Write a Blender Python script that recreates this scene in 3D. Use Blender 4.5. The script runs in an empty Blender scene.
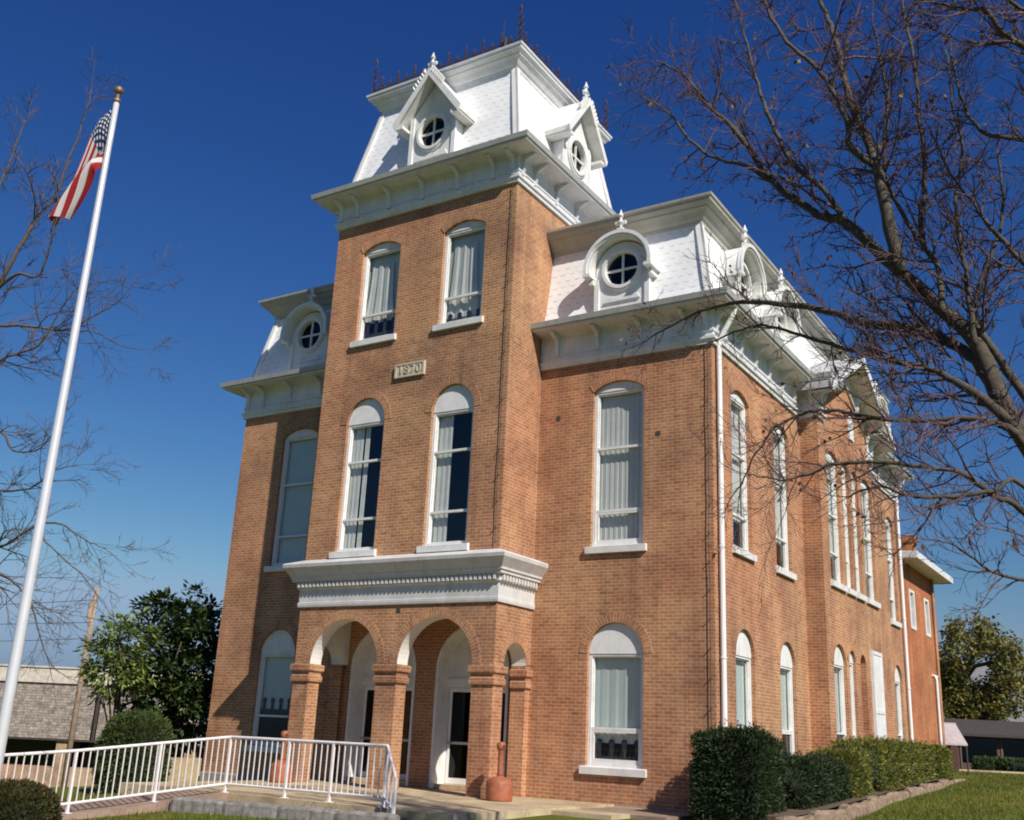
import bpy, math, random
from mathutils import Vector, Matrix, noise
from mathutils.geometry import tessellate_polygon

S = bpy.context.scene
COL = S.collection
R_ = math.radians

# ------------------------------------------------------------------ camera, sky, sun, exposure
CAM = Vector((8.41895, -21.48362, 1.34))
cR = Vector((0.84698247, 0.52973193, 0.04477474))
cU = Vector((0.12136957, -0.2746787, 0.9538454))
cF = Vector((-0.51758103, 0.80245604, 0.29694138))
FPX = 1041.19
cd = bpy.data.cameras.new('camera'); cam = bpy.data.objects.new('camera', cd); COL.objects.link(cam)
M = Matrix((cR, cU, -cF)).transposed().to_4x4(); M.translation = CAM
cam.matrix_world = M
cd.sensor_width = 36; cd.lens = FPX / 1024 * 36; cd.clip_end = 3000; cd.clip_start = 0.1
S.camera = cam

SUNV = Vector((2.06, -1.0, 1.92)).normalized()
EL = math.asin(SUNV.z); AZ = math.atan2(SUNV.x, SUNV.y)
w = bpy.data.worlds.new('World'); S.world = w; w.use_nodes = True
nt = w.node_tree; bg = nt.nodes['Background']
sky = nt.nodes.new('ShaderNodeTexSky'); sky.sky_type = 'NISHITA'; sky.sun_disc = False
sky.sun_elevation = EL; sky.sun_rotation = AZ; sky.air_density = 1.35; sky.dust_density = 0.25; sky.ozone_density = 4.0
hs = nt.nodes.new('ShaderNodeHueSaturation'); hs.inputs['Saturation'].default_value = 1.12; hs.inputs['Value'].default_value = 1.0
SKYK = 0.083          # deep, clear autumn blue: per-channel power on the Nishita colour
nt.links.new(sky.outputs[0], hs.inputs['Color'])
sep = nt.nodes.new('ShaderNodeSeparateColor'); cmb = nt.nodes.new('ShaderNodeCombineColor'); nt.links.new(hs.outputs[0], sep.inputs[0])
for ch_, (pw, am) in enumerate(((1.55, .93), (1.4, .84), (1.07, .82))):
    a_ = nt.nodes.new('ShaderNodeMath'); a_.operation = 'MULTIPLY'; a_.inputs[1].default_value = SKYK; nt.links.new(sep.outputs[ch_], a_.inputs[0])
    b_ = nt.nodes.new('ShaderNodeMath'); b_.operation = 'POWER'; b_.inputs[1].default_value = pw; nt.links.new(a_.outputs[0], b_.inputs[0])
    c_ = nt.nodes.new('ShaderNodeMath'); c_.operation = 'MULTIPLY'; c_.inputs[1].default_value = am/.075/1.11; nt.links.new(b_.outputs[0], c_.inputs[0])
    outs_ = (outs_ if ch_ else []) + [c_.outputs[0]]
nt.links.new(outs_[2], cmb.inputs[2])
for ch_, mxr in ((0, .49), (1, .71)):      # clear air: the horizon pales but stays blue
    m_ = nt.nodes.new('ShaderNodeMath'); m_.operation = 'MULTIPLY'; m_.inputs[1].default_value = mxr; nt.links.new(outs_[2], m_.inputs[0])
    n_ = nt.nodes.new('ShaderNodeMath'); n_.operation = 'SMOOTH_MIN'; n_.inputs[2].default_value = .8; nt.links.new(outs_[ch_], n_.inputs[0]); nt.links.new(m_.outputs[0], n_.inputs[1]); nt.links.new(n_.outputs[0], cmb.inputs[ch_])
nt.links.new(cmb.outputs[0], bg.inputs['Color'])
bg.inputs['Strength'].default_value = 0.075
sl = bpy.data.lights.new('sun', 'SUN'); sl.energy = 4.4; sl.angle = R_(0.53); sl.color = (1.0, 0.94, 0.85)
so = bpy.data.objects.new('sun', sl); COL.objects.link(so)
so.rotation_euler = (-SUNV).to_track_quat('-Z', 'Y').to_euler(); so.location = (30, -20, 30)
S.view_settings.view_transform = 'Standard'; S.view_settings.look = 'None'
S.view_settings.exposure = 0.36; S.view_settings.gamma = 1.0; S.view_settings.use_curve_mapping = False
S.render.engine = 'CYCLES'
S.cycles.filter_width = 1.9
S.cycles.max_bounces = 6; S.cycles.transparent_max_bounces = 8

# ------------------------------------------------------------------ helpers
class MB:
    def __init__(s): s.v = []; s.f = []; s.m = []; s.uv = []
    def face(s, pts, m=0, uv=None):
        b = len(s.v); s.v += [tuple(p) for p in pts]; s.f.append(tuple(range(b, b + len(pts)))); s.m.append(m)
        s.uv.append(uv if uv else [(p[0] + p[1], p[2]) for p in pts])
    def box(s, x0, x1, y0, y1, z0, z1, m=0):
        P = [(x, y, z) for z in (z0, z1) for y in (y0, y1) for x in (x0, x1)]
        for q in ((0, 2, 3, 1), (4, 5, 7, 6), (0, 1, 5, 4), (2, 6, 7, 3), (0, 4, 6, 2), (1, 3, 7, 5)):
            s.face([P[i] for i in q], m)
    def fbox(s, F, u0, u1, v0, v1, n0, n1, m=0):
        P = [F(u, v, n) for n in (n0, n1) for v in (v0, v1) for u in (u0, u1)]
        for q in ((0, 2, 3, 1), (4, 5, 7, 6), (0, 1, 5, 4), (2, 6, 7, 3), (0, 4, 6, 2), (1, 3, 7, 5)):
            s.face([P[i] for i in q], m)
    def prism(s, F, poly, n0, n1, m=0, holes=()):
        loops = [list(poly)] + [list(h) for h in holes]
        flat = [p for l in loops for p in l]
        tris = tessellate_polygon([[Vector((a, b, 0)) for a, b in l] for l in loops])
        for t in tris:
            a, b, c = (flat[i] for i in t)
            ar = (b[0]-a[0])*(c[1]-a[1])-(c[0]-a[0])*(b[1]-a[1])
            if ar < 0: b, c = c, b
            s.face([F(*a, n1), F(*b, n1), F(*c, n1)], m); s.face([F(*c, n0), F(*b, n0), F(*a, n0)], m)
        for k, l in enumerate(loops):
            A = sum(l[i][0]*l[(i+1) % len(l)][1]-l[(i+1) % len(l)][0]*l[i][1] for i in range(len(l)))
            if (A < 0) != (k > 0): l = l[::-1]
            for i in range(len(l)):
                a, b = l[i], l[(i+1) % len(l)]
                s.face([F(*a, n0), F(*b, n0), F(*b, n1), F(*a, n1)], m)
    def tube(s, pts, rad, n=8, m=0, cap=True):
        pts = [Vector(p) for p in pts]
        if not isinstance(rad, (list, tuple)): rad = [rad] * len(pts)
        b = len(s.v); up = None
        for i, p in enumerate(pts):
            t = (pts[min(i+1, len(pts)-1)] - pts[max(i-1, 0)])
            t = t.normalized() if t.length > 1e-9 else Vector((0, 0, 1))
            if up is None:
                up = t.orthogonal().normalized()
            up = (up - t * up.dot(t)); up = up.normalized() if up.length > 1e-6 else t.orthogonal().normalized()
            sd = t.cross(up)
            for k in range(n):
                a = 2 * math.pi * k / n
                s.v.append(tuple(p + (up * math.cos(a) + sd * math.sin(a)) * rad[i]))
        for i in range(len(pts)-1):
            for k in range(n):
                q = (b+i*n+k, b+i*n+(k+1) % n, b+(i+1)*n+(k+1) % n, b+(i+1)*n+k)
                s.f.append(q); s.m.append(m); s.uv.append([(0, 0)]*4)
        if cap:
            s.f.append(tuple(b+k for k in range(n))[::-1]); s.m.append(m); s.uv.append([(0, 0)]*n)
            e = b+(len(pts)-1)*n
            s.f.append(tuple(e+k for k in range(n))); s.m.append(m); s.uv.append([(0, 0)]*n)
    def lathe(s, c, prof, n=20, m=0):
        b = len(s.v)
        for r, z in prof:
            for k in range(n):
                a = 2*math.pi*k/n; s.v.append((c[0]+r*math.cos(a), c[1]+r*math.sin(a), c[2]+z))
        for i in range(len(prof)-1):
            for k in range(n):
                s.f.append((b+i*n+k, b+i*n+(k+1) % n, b+(i+1)*n+(k+1) % n, b+(i+1)*n+k)); s.m.append(m); s.uv.append([(0, 0)]*4)
        s.f.append(tuple(b+k for k in range(n))[::-1]); s.m.append(m); s.uv.append([(0, 0)]*n)
        e = b+(len(prof)-1)*n
        s.f.append(tuple(e+k for k in range(n))); s.m.append(m); s.uv.append([(0, 0)]*n)
    def sweep(s, path, prof, closed=False, m=0, caps=True):
        """path: plan points, outside on the right hand; prof: (offset, z) bottom to top"""
        n = len(path); cols = []
        for i in range(n):
            p = Vector(path[i]).to_2d() if len(path[i]) > 2 else Vector(path[i])
            a = Vector(path[i-1]) if (i > 0 or closed) else None
            c = Vector(path[(i+1) % n]) if (i < n-1 or closed) else None
            d1 = (p-a).normalized() if a is not None else None
            d2 = (c-p).normalized() if c is not None else None
            if d1 is None: d1 = d2
            if d2 is None: d2 = d1
            n1 = Vector((d1.y, -d1.x)); n2 = Vector((d2.y, -d2.x))
            mt = (n1+n2) / (1 + n1.dot(n2))
            cols.append([(p.x+mt.x*o, p.y+mt.y*o, z) for o, z in prof])
        for i in range(n if closed else n-1):
            A, B = cols[i], cols[(i+1) % n]
            for j in range(len(prof)-1): s.face([A[j], B[j], B[j+1], A[j+1]], m)
        if caps and not closed:
            s.face(cols[0][::-1], m); s.face(cols[-1], m)
    def build(s, name, mats, parent=None, smooth=False, merge=False):
        me = bpy.data.meshes.new(name); me.from_pydata(s.v, [], s.f)
        if not isinstance(mats, (list, tuple)): mats = [mats]
        for mm in mats: me.materials.append(mm)
        me.polygons.foreach_set('material_index', s.m)
        ul = me.uv_layers.new(name='UVMap'); flat = [c for f in s.uv for p in f for c in p]
        ul.data.foreach_set('uv', flat)
        if smooth: me.polygons.foreach_set('use_smooth', [True]*len(s.f))
        me.update()
        o = bpy.data.objects.new(name, me); COL.objects.link(o)
        if parent: o.parent = parent
        return o

def tag(o, label, cat, group=None, kind=None):
    o['label'] = label; o['category'] = cat
    if group: o['group'] = group
    if kind: o['kind'] = kind
    return o
def thing(name, label, cat, loc=(0, 0, 0), group=None):
    o = bpy.data.objects.new(name, None); COL.objects.link(o); o.location = loc
    o.empty_display_size = .3
    return tag(o, label, cat, group)
def adopt(o, root):
    """parent a mesh built in world coordinates under an empty that is not at the origin"""
    o.parent = root; o.matrix_parent_inverse = Matrix.Translation(-Vector(root.location)); return o
def struct(o): o['kind'] = 'structure'; return o

# ------------------------------------------------------------------ materials
MATS = {}
def nodes(name):
    m = bpy.data.materials.new(name); m.use_nodes = True; t = m.node_tree
    return m, t, t.nodes['Principled BSDF']
def N(t, typ, **kw):
    n = t.nodes.new(typ)
    for k, v in kw.items():
        if k in n.inputs.keys(): n.inputs[k].default_value = v
        else: setattr(n, k, v)
    return n
def ramp(t, src, stops):
    r = N(t, 'ShaderNodeValToRGB'); e = r.color_ramp.elements
    while len(e) < len(stops): e.new(0.5)
    for i, (p, c) in enumerate(stops): e[i].position = p; e[i].color = (*c, 1) if len(c) == 3 else c
    t.links.new(src, r.inputs[0]); return r.outputs[0]
def mix(t, a, b, fac, mode='MIX'):
    n = N(t, 'ShaderNodeMix', data_type='RGBA', blend_type=mode)
    for s_, v in ((6, a), (7, b), (0, fac)):
        if isinstance(v, (int, float)): n.inputs[s_].default_value = v
        elif isinstance(v, tuple): n.inputs[s_].default_value = (*v, 1)
        else: t.links.new(v, n.inputs[s_])
    return n.outputs[2]
def noise_tex(t, scale, detail=4, rough=.6, vec=None, dim=None):
    n = N(t, 'ShaderNodeTexNoise', Scale=scale, Detail=detail, Roughness=rough)
    if vec is None:
        vec = N(t, 'ShaderNodeTexCoord').outputs['Object']
    t.links.new(vec, n.inputs['Vector']); return n.outputs[0]
def bump(t, p, h, strength=.3, dist=.02):
    b = N(t, 'ShaderNodeBump', Strength=strength, Distance=dist); t.links.new(h, b.inputs['Height']); t.links.new(b.outputs[0], p.inputs['Normal'])

def brick_mat(name, c1, c2, mortar, dark, stain=.35):
    m, t, p = nodes(name)
    uv = N(t, 'ShaderNodeUVMap').outputs[0]
    # slightly wavy courses
    nz = N(t, 'ShaderNodeTexNoise', Scale=3.0, Detail=2.0); t.links.new(uv, nz.inputs['Vector'])
    vm = N(t, 'ShaderNodeVectorMath', operation='SCALE'); t.links.new(nz.outputs['Color'], vm.inputs[0]); vm.inputs['Scale'].default_value = .012
    va = N(t, 'ShaderNodeVectorMath', operation='ADD'); t.links.new(uv, va.inputs[0]); t.links.new(vm.outputs[0], va.inputs[1])
    b = N(t, 'ShaderNodeTexBrick', Scale=1.0); b.offset = .5; b.squash = 1.0
    b.inputs['Brick Width'].default_value = .216; b.inputs['Row Height'].default_value = .079
    b.inputs['Mortar Size'].default_value = .0095; b.inputs['Mortar Smooth'].default_value = .3; b.inputs['Bias'].default_value = -.1
    b.inputs['Color1'].default_value = (*c1, 1); b.inputs['Color2'].default_value = (*c2, 1); b.inputs['Mortar'].default_value = (*mortar, 1)
    t.links.new(va.outputs[0], b.inputs['Vector'])
    # odd over-burnt bricks : second brick lattice sampled for value
    b2 = N(t, 'ShaderNodeTexBrick', Scale=1.0); b2.offset = .5
    b2.inputs['Brick Width'].default_value = .216; b2.inputs['Row Height'].default_value = .079
    b2.inputs['Mortar Size'].default_value = 0.0; b2.inputs['Color1'].default_value = (0, 0, 0, 1); b2.inputs['Color2'].default_value = (1, 1, 1, 1)
    off = N(t, 'ShaderNodeVectorMath', operation='ADD'); t.links.new(va.outputs[0], off.inputs[0]); off.inputs[1].default_value = (.216*37, .079*58, 0)
    t.links.new(off.outputs[0], b2.inputs['Vector'])
    burnt = ramp(t, b2.outputs['Color'], [(.86, (0, 0, 0)), (.98, (1, 1, 1))])
    bm = N(t, 'ShaderNodeMath', operation='MULTIPLY'); t.links.new(burnt, bm.inputs[0]); bm.inputs[1].default_value = .26
    col = mix(t, b.outputs['Color'], dark, bm.outputs[0])
    n1 = noise_tex(t, .55, 5, .65); n2 = noise_tex(t, 9.0, 4, .7)
    f1 = ramp(t, n1, [(.33, (.66, .66, .68)), (.62, (1.14, 1.11, 1.06))])
    f2 = ramp(t, n2, [(.3, (.8, .8, .8)), (.7, (1.12, 1.12, 1.12))])
    col = mix(t, col, f1, 1.0, 'MULTIPLY'); col = mix(t, col, f2, .8, 'MULTIPLY')
    mpg = N(t, 'ShaderNodeMapping'); mpg.inputs['Scale'].default_value = (1.6, 1.6, .12)
    t.links.new(N(t, 'ShaderNodeTexCoord').outputs['Object'], mpg.inputs['Vector'])
    fs = ramp(t, noise_tex(t, 1.5, 6, .65, mpg.outputs[0]), [(.34, (.80, .80, .82)), (.52, (1.02, 1.02, 1.02)), (.72, (1.08, 1.06, 1.03))])
    col = mix(t, col, fs, 1.0, 'MULTIPLY')
    f3 = ramp(t, noise_tex(t, .28, 4, .6), [(.35, (1.06, .95, .92)), (.5, (1, 1, 1)), (.66, (.93, 1.0, .97))])
    col = mix(t, col, f3, 1.0, 'MULTIPLY')
    # efflorescence / mortar smears
    n3 = ramp(t, noise_tex(t, 1.7, 6, .7), [(.58, (0, 0, 0)), (.72, (1, 1, 1))])
    sm = N(t, 'ShaderNodeMath', operation='MULTIPLY'); t.links.new(n3, sm.inputs[0]); sm.inputs[1].default_value = stain
    col = mix(t, col, mortar, sm.outputs[0])
    t.links.new(col, p.inputs['Base Color']); p.inputs['Roughness'].default_value = .9
    p.inputs['Specular IOR Level'].default_value = .25
    h = N(t, 'ShaderNodeMath', operation='SUBTRACT'); h.inputs[0].default_value = 1; t.links.new(b.outputs['Fac'], h.inputs[1])
    ha = N(t, 'ShaderNodeMath', operation='MULTIPLY_ADD'); t.links.new(n2, ha.inputs[0]); ha.inputs[1].default_value = .6; t.links.new(h.outputs[0], ha.inputs[2])
    bump(t, p, ha.outputs[0], .55, .012)
    return m
BRICK = brick_mat('brick_orange', (.465, .222, .112), (.37, .15, .076), (.53, .385, .26), (.18, .066, .04))
BRICKR = brick_mat('brick_red', (.48, .17, .07), (.40, .125, .05), (.46, .26, .15), (.2, .05, .025), .1)
BRICKT = brick_mat('brick_tan', (.46, .30, .19), (.38, .23, .14), (.45, .36, .26), (.3, .17, .1), .2)

def paint_mat(name, c, dirtc, amt=.5, rough=.5, scale=2.2, peel=0.0):
    m, t, p = nodes(name)
    n = noise_tex(t, scale, 6, .7)
    f = ramp(t, n, [(.45, (0, 0, 0)), (.75, (1, 1, 1))])
    mm = N(t, 'ShaderNodeMath', operation='MULTIPLY'); t.links.new(f, mm.inputs[0]); mm.inputs[1].default_value = amt
    col = mix(t, c, dirtc, mm.outputs[0])
    mpg = N(t, 'ShaderNodeMapping'); mpg.inputs['Scale'].default_value = (3.5, 3.5, .35)
    t.links.new(N(t, 'ShaderNodeTexCoord').outputs['Object'], mpg.inputs['Vector'])
    fs = ramp(t, noise_tex(t, 1.5, 6, .7, mpg.outputs[0]), [(.30, (.80, .78, .74)), (.5, (1, 1, 1))])
    col = mix(t, col, fs, min(1.0, amt), 'MULTIPLY')
    if peel:
        vec = N(t, 'ShaderNodeMapping'); vec.inputs['Scale'].default_value = (1, 1, 2.5)
        t.links.new(N(t, 'ShaderNodeTexCoord').outputs['Object'], vec.inputs['Vector'])
        n2 = noise_tex(t, 7.0, 8, .75, vec.outputs[0])
        f2 = ramp(t, n2, [(.60, (0, 0, 0)), (.64, (1, 1, 1))])
        m2 = N(t, 'ShaderNodeMath', operation='MULTIPLY'); t.links.new(f2, m2.inputs[0]); m2.inputs[1].default_value = peel
        col = mix(t, col, (.36, .31, .27), m2.outputs[0])
    t.links.new(col, p.inputs['Base Color']); p.inputs['Roughness'].default_value = rough
    bump(t, p, noise_tex(t, 40, 3), .08, .01)
    return m
WHITE = paint_mat('white_paint', (.755, .75, .735), (.55, .53, .49), .65, .5, 2.6, .18)
TRIM = paint_mat('weathered_white_trim', (.70, .71, .73), (.50, .48, .45), .7, .6, 1.6, .45)
TRIMG = paint_mat('bare_grey_trim', (.44, .42, .38), (.30, .275, .245), .8, .7, 1.3, .5)
TRIMP = paint_mat('worn_porch_trim', (.62, .61, .60), (.42, .40, .37), .7, .6, 1.6, .45)
GUTTER = paint_mat('grey_metal_gutter', (.40, .41, .39), (.28, .27, .24), .7, .5, 2.5)
WHITEM = paint_mat('white_painted_metal', (.80, .79, .78), (.66, .64, .61), .5, .4)
RAILM = paint_mat('railing_white_enamel', (.80, .76, .75), (.62, .52, .46), .5, .4, 6)
SOFFIT = paint_mat('white_plaster', (.78, .76, .72), (.6, .57, .52), .5, .7)

def shingle_mat():
    m, t, p = nodes('white_metal_shingle')
    uv = N(t, 'ShaderNodeUVMap').outputs[0]
    sp = N(t, 'ShaderNodeSeparateXYZ'); t.links.new(uv, sp.inputs[0])
    def mth(op, a, b=None):
        n = N(t, 'ShaderNodeMath', operation=op)
        for i, v in enumerate((a, b)):
            if v is None: continue
            if isinstance(v, (int, float)): n.inputs[i].default_value = v
            else: t.links.new(v, n.inputs[i])
        return n.outputs[0]
    v = mth('DIVIDE', sp.outputs['Y'], .19); row = mth('FLOOR', v); fv = mth('FRACT', v)
    fu = mth('FRACT', mth('ADD', mth('DIVIDE', sp.outputs['X'], .27), mth('MULTIPLY', row, .5)))
    du = mth('ABSOLUTE', mth('SUBTRACT', fu, .5))
    # embossed tab: rounded lower end steps out over the course below
    tab = mth('GREATER_THAN', fv, mth('MULTIPLY', mth('MULTIPLY', du, du), 2.2))
    hgt_ = mth('ADD', mth('MULTIPLY', mth('SUBTRACT', 1.0, fv), .8), mth('MULTIPLY', tab, .8))
    lap_shadow = mth('MULTIPLY', mth('LESS_THAN', fv, .17), mth('LESS_THAN', du, .24))  # embossing shadow along each lap, painted into the colour as short grey dashes
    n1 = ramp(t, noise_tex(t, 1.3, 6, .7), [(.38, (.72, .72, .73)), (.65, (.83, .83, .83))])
    gm = mth('MULTIPLY', lap_shadow, ramp(t, noise_tex(t, 2.7, 3), [(.35, (.35, .35, .35)), (.65, (.95, .95, .95))]))
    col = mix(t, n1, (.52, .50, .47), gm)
    t.links.new(col, p.inputs['Base Color']); p.inputs['Roughness'].default_value = .45
    bump(t, p, hgt_, .6, .025)
    return m
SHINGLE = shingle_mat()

def plain(name, c, rough=.6, metal=0.0, var=.25, scale=6, bmp=.1, spec=None):
    m, t, p = nodes(name)
    f = ramp(t, noise_tex(t, scale, 5, .65), [(.3, tuple(x*(1-var) for x in c)), (.7, tuple(min(1, x*(1+var)) for x in c))])
    t.links.new(f, p.inputs['Base Color']); p.inputs['Roughness'].default_value = rough; p.inputs['Metallic'].default_value = metal
    if spec is not None: p.inputs['Specular IOR Level'].default_value = spec
    if bmp: bump(t, p, noise_tex(t, scale*6, 3), bmp, .01)
    return m
DARK = plain('interior_dark', (.06, .055, .05), .9)
IRON = plain('rusty_iron', (.07, .032, .024), .9, 0, .5, 12)
CABLE = plain('dark_cable', (.05, .045, .04), .8)
BLACKM = plain('door_bar_metal', (.45, .45, .44), .35, .8)
LIME = plain('limestone', (.52, .45, .33), .9, 0, .25, 14, .4)
LIMED = plain('limestone_cut', (.43, .37, .265), .9)
CURT = plain('curtain_cloth', (.56, .56, .54), .95, 0, .08, 3, 0)
BLIND = plain('window_blind', (.50, .56, .54), .9, 0, .05, 1.5, 0)
LACE = plain('dark_cafe_curtain', (.02, .024, .028), .95)
TERRA = plain('terracotta_plastic', (.33, .105, .05), .6, 0, .25, 7)
ROOFG = plain('roof_membrane', (.4, .4, .4), .8)
BRONZE = plain('weathered_gold_ball', (.30, .18, .10), .5, .4)
SOIL = plain('bed_soil', (.11, .075, .045), 1, 0, .45, 9, .8)
EDGES = plain('edging_stone', (.25, .175, .12), .95, 0, .4, 7, 1.0)
GREYST = plain('grey_kerb_stone', (.23, .21, .19), .95, 0, .4, 8, .9)
PLINTH = plain('plinth_stone', (.27, .25, .22), .95, 0, .3, 6, .6)
BARK = plain('bark_brown', (.088, .07, .053), .95, 0, .45, 14, .9)
BARKL = plain('bark_grey_brown', (.10, .078, .062), .95, 0, .4, 12, .7)
TWIG = plain('twig_purple_brown', (.105, .06, .06), .9, 0, .35, 3, 0)
TWIGL = plain('twig_brown', (.09, .066, .056), .9, 0, .35, 3, 0)
WOODP = plain('pole_wood', (.40, .29, .21), .9, 0, .3, 8, .4)

def glass_mat(name, tint, refl=1.0):
    m = bpy.data.materials.new(name); m.use_nodes = True; t = m.node_tree; t.nodes.clear()
    o = N(t, 'ShaderNodeOutputMaterial'); g = N(t, 'ShaderNodeBsdfGlossy'); g.inputs['Roughness'].default_value = .015
    tr = N(t, 'ShaderNodeBsdfTransparent'); tr.inputs['Color'].default_value = (*tint, 1)
    fr = N(t, 'ShaderNodeFresnel'); mx = N(t, 'ShaderNodeMixShader')
    # a pane is one sheet: same reflectance from either side
    io = N(t, 'ShaderNodeMath', operation='MULTIPLY_ADD'); t.links.new(N(t, 'ShaderNodeNewGeometry').outputs['Backfacing'], io.inputs[0])
    io.inputs[1].default_value = 1/1.6-1.6; io.inputs[2].default_value = 1.6; t.links.new(io.outputs[0], fr.inputs['IOR'])
    # old panes: faint waviness
    b = N(t, 'ShaderNodeBump', Strength=.05, Distance=.02); t.links.new(noise_tex(t, 2.2, 2), b.inputs['Height'])
    t.links.new(b.outputs[0], g.inputs['Normal'])
    ml = N(t, 'ShaderNodeMath', operation='MULTIPLY'); t.links.new(fr.outputs[0], ml.inputs[0]); ml.inputs[1].default_value = refl; ml.use_clamp = True
    t.links.new(ml.outputs[0], mx.inputs[0]); t.links.new(tr.outputs[0], mx.inputs[1]); t.links.new(g.outputs[0], mx.inputs[2])
    t.links.new(mx.outputs[0], o.inputs[0]); return m
GLASS = glass_mat('window_glass', (.93, .96, .95), 1.25)
GLASSD = glass_mat('door_glass', (.12, .12, .12), .7)

def leaf_mat(name, stops, scale=1.2, rough=.55, trans=.25):
    m, t, p = nodes(name)
    oi = N(t, 'ShaderNodeNewGeometry')
    f = ramp(t, oi.outputs['Random Per Island'], stops)
    f = mix(t, f, ramp(t, noise_tex(t, scale, 3), [(.3, (.65, .65, .65)), (.7, (1.2, 1.2, 1.1))]), 1.0, 'MULTIPLY')
    t.links.new(f, p.inputs['Base Color']); p.inputs['Roughness'].default_value = rough
    p.inputs['Specular IOR Level'].default_value = .35
    if trans:
        o = t.nodes['Material Output']; tl = N(t, 'ShaderNodeBsdfTranslucent'); t.links.new(f, tl.inputs['Color'])
        mx = N(t, 'ShaderNodeMixShader'); mx.inputs[0].default_value = trans
        t.links.new(p.outputs[0], mx.inputs[1]); t.links.new(tl.outputs[0], mx.inputs[2]); t.links.new(mx.outputs[0], o.inputs[0])
    return m
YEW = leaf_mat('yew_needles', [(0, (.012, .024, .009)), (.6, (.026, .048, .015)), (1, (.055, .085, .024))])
YEWG = leaf_mat('yew_needles_yellow_green', [(0, (.055, .075, .014)), (.55, (.155, .18, .03)), (1, (.32, .28, .06))])  # foliage of the yellow-green hedges, their own leaf colour
YEWM = leaf_mat('clipped_bush_needles', [(0, (.035, .06, .016)), (.6, (.07, .105, .026)), (1, (.11, .14, .035))])
MAGN = leaf_mat('broadleaf_glossy', [(0, (.016, .032, .012)), (.6, (.034, .06, .02)), (1, (.10, .135, .035))], .5, .35, .15)
AUTUMN = leaf_mat('autumn_leaves', [(0, (.08, .095, .025)), (.6, (.17, .165, .04)), (.85, (.28, .22, .055)), (1, (.34, .19, .05))], .4)
DRYLEAF = leaf_mat('dry_leaf', [(0, (.10, .05, .03)), (.6, (.2, .09, .05)), (1, (.25, .2, .06))])
GRASSB = leaf_mat('grass_blades', [(0, (.085, .11, .015)), (.6, (.14, .165, .025)), (1, (.23, .20, .05))], .6, .6, .3)

def ground_mat():
    m, t, p = nodes('lawn')
    a = noise_tex(t, .35, 5, .6); b = noise_tex(t, 22, 4, .7)
    c = ramp(t, a, [(.3, (.085, .115, .018)), (.52, (.125, .15, .022)), (.72, (.20, .17, .04))])
    c = mix(t, c, ramp(t, b, [(.3, (.5, .5, .5)), (.7, (1.35, 1.3, 1.2))]), 1.0, 'MULTIPLY')
    t.links.new(c, p.inputs['Base Color']); p.inputs['Roughness'].default_value = .95; p.inputs['Specular IOR Level'].default_value = .1
    bump(t, p, b, .9, .05); return m
LAWN = ground_mat()
def concrete_mat(name, c, sc=1.2):
    m, t, p = nodes(name)
    a = ramp(t, noise_tex(t, sc, 6, .7), [(.3, tuple(x*.72 for x in c)), (.65, c)])
    a = mix(t, a, ramp(t, noise_tex(t, 35, 3), [(.3, (.85, .85, .85)), (.7, (1.08, 1.08, 1.08))]), 1.0, 'MULTIPLY')
    vo = N(t, 'ShaderNodeTexVoronoi', feature='DISTANCE_TO_EDGE', Scale=.55)
    wv = N(t, 'ShaderNodeVectorMath', operation='ADD'); tc_ = N(t, 'ShaderNodeTexCoord'); nz = N(t, 'ShaderNodeTexNoise', Scale=2.5, Detail=4.0)
    t.links.new(tc_.outputs['Object'], nz.inputs['Vector']); t.links.new(tc_.outputs['Object'], wv.inputs[0]); t.links.new(nz.outputs['Color'], wv.inputs[1]); t.links.new(wv.outputs[0], vo.inputs['Vector'])
    a = mix(t, a, ramp(t, vo.outputs['Distance'], [(.0, (.5, .47, .43)), (.012, (1, 1, 1))]), .8, 'MULTIPLY')
    a = mix(t, a, ramp(t, noise_tex(t, .5, 7, .75), [(.38, (.70, .67, .63)), (.55, (1.04, 1.03, 1.02))]), 1.0, 'MULTIPLY')
    t.links.new(a, p.inputs['Base Color']); p.inputs['Roughness'].default_value = .9
    bump(t, p, noise_tex(t, 60, 3), .2, .01); return m
CONC = concrete_mat('concrete_tan', (.58, .46, .29))
CONCP = concrete_mat('concrete_pinkish', (.36, .25, .19))
ASPH = concrete_mat('asphalt', (.06, .06, .06))

# ------------------------------------------------------------------ terrain
def sm(a, b, x):
    t = min(1, max(0, (x-a)/(b-a))); return t*t*(3-2*t)
def hgt(x, y):
    h = -0.12 + 0.66*sm(-1.5, 17, y)*sm(-16, -10, x) - 0.24*sm(-3.5, -11, -(-y)) * 0
    if y < -3: h -= .42*sm(3.0, 13, -y)
    h -= .22*sm(10.8, 12.5, -x)
    h -= 1.75*sm(13.5, 31, -x)
    return h
def seq(spec):
    o = []
    for a, b, n in spec: o += [a+(b-a)*i/n for i in range(n)]
    return o+[spec[-1][1]]
xs = seq([(-1200, -200, 5), (-200, -60, 10), (-60, 20, 100), (20, 80, 15), (80, 1200, 6)])
ys = seq([(-200, -40, 8), (-40, 30, 90), (30, 90, 30), (90, 1500, 8)])
g = MB(); g.v = [(x, y, hgt(x, y)+.012*noise.noise((x*.9, y*.9, 0))) for y in ys for x in xs]; nx = len(xs)
for j in range(len(ys)-1):
    for i in range(nx-1): g.f.append((j*nx+i, j*nx+i+1, (j+1)*nx+i+1, (j+1)*nx+i)); g.m.append(0); g.uv.append([(0, 0)]*4)
struct(g.build('ground', LAWN, smooth=True))

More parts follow.
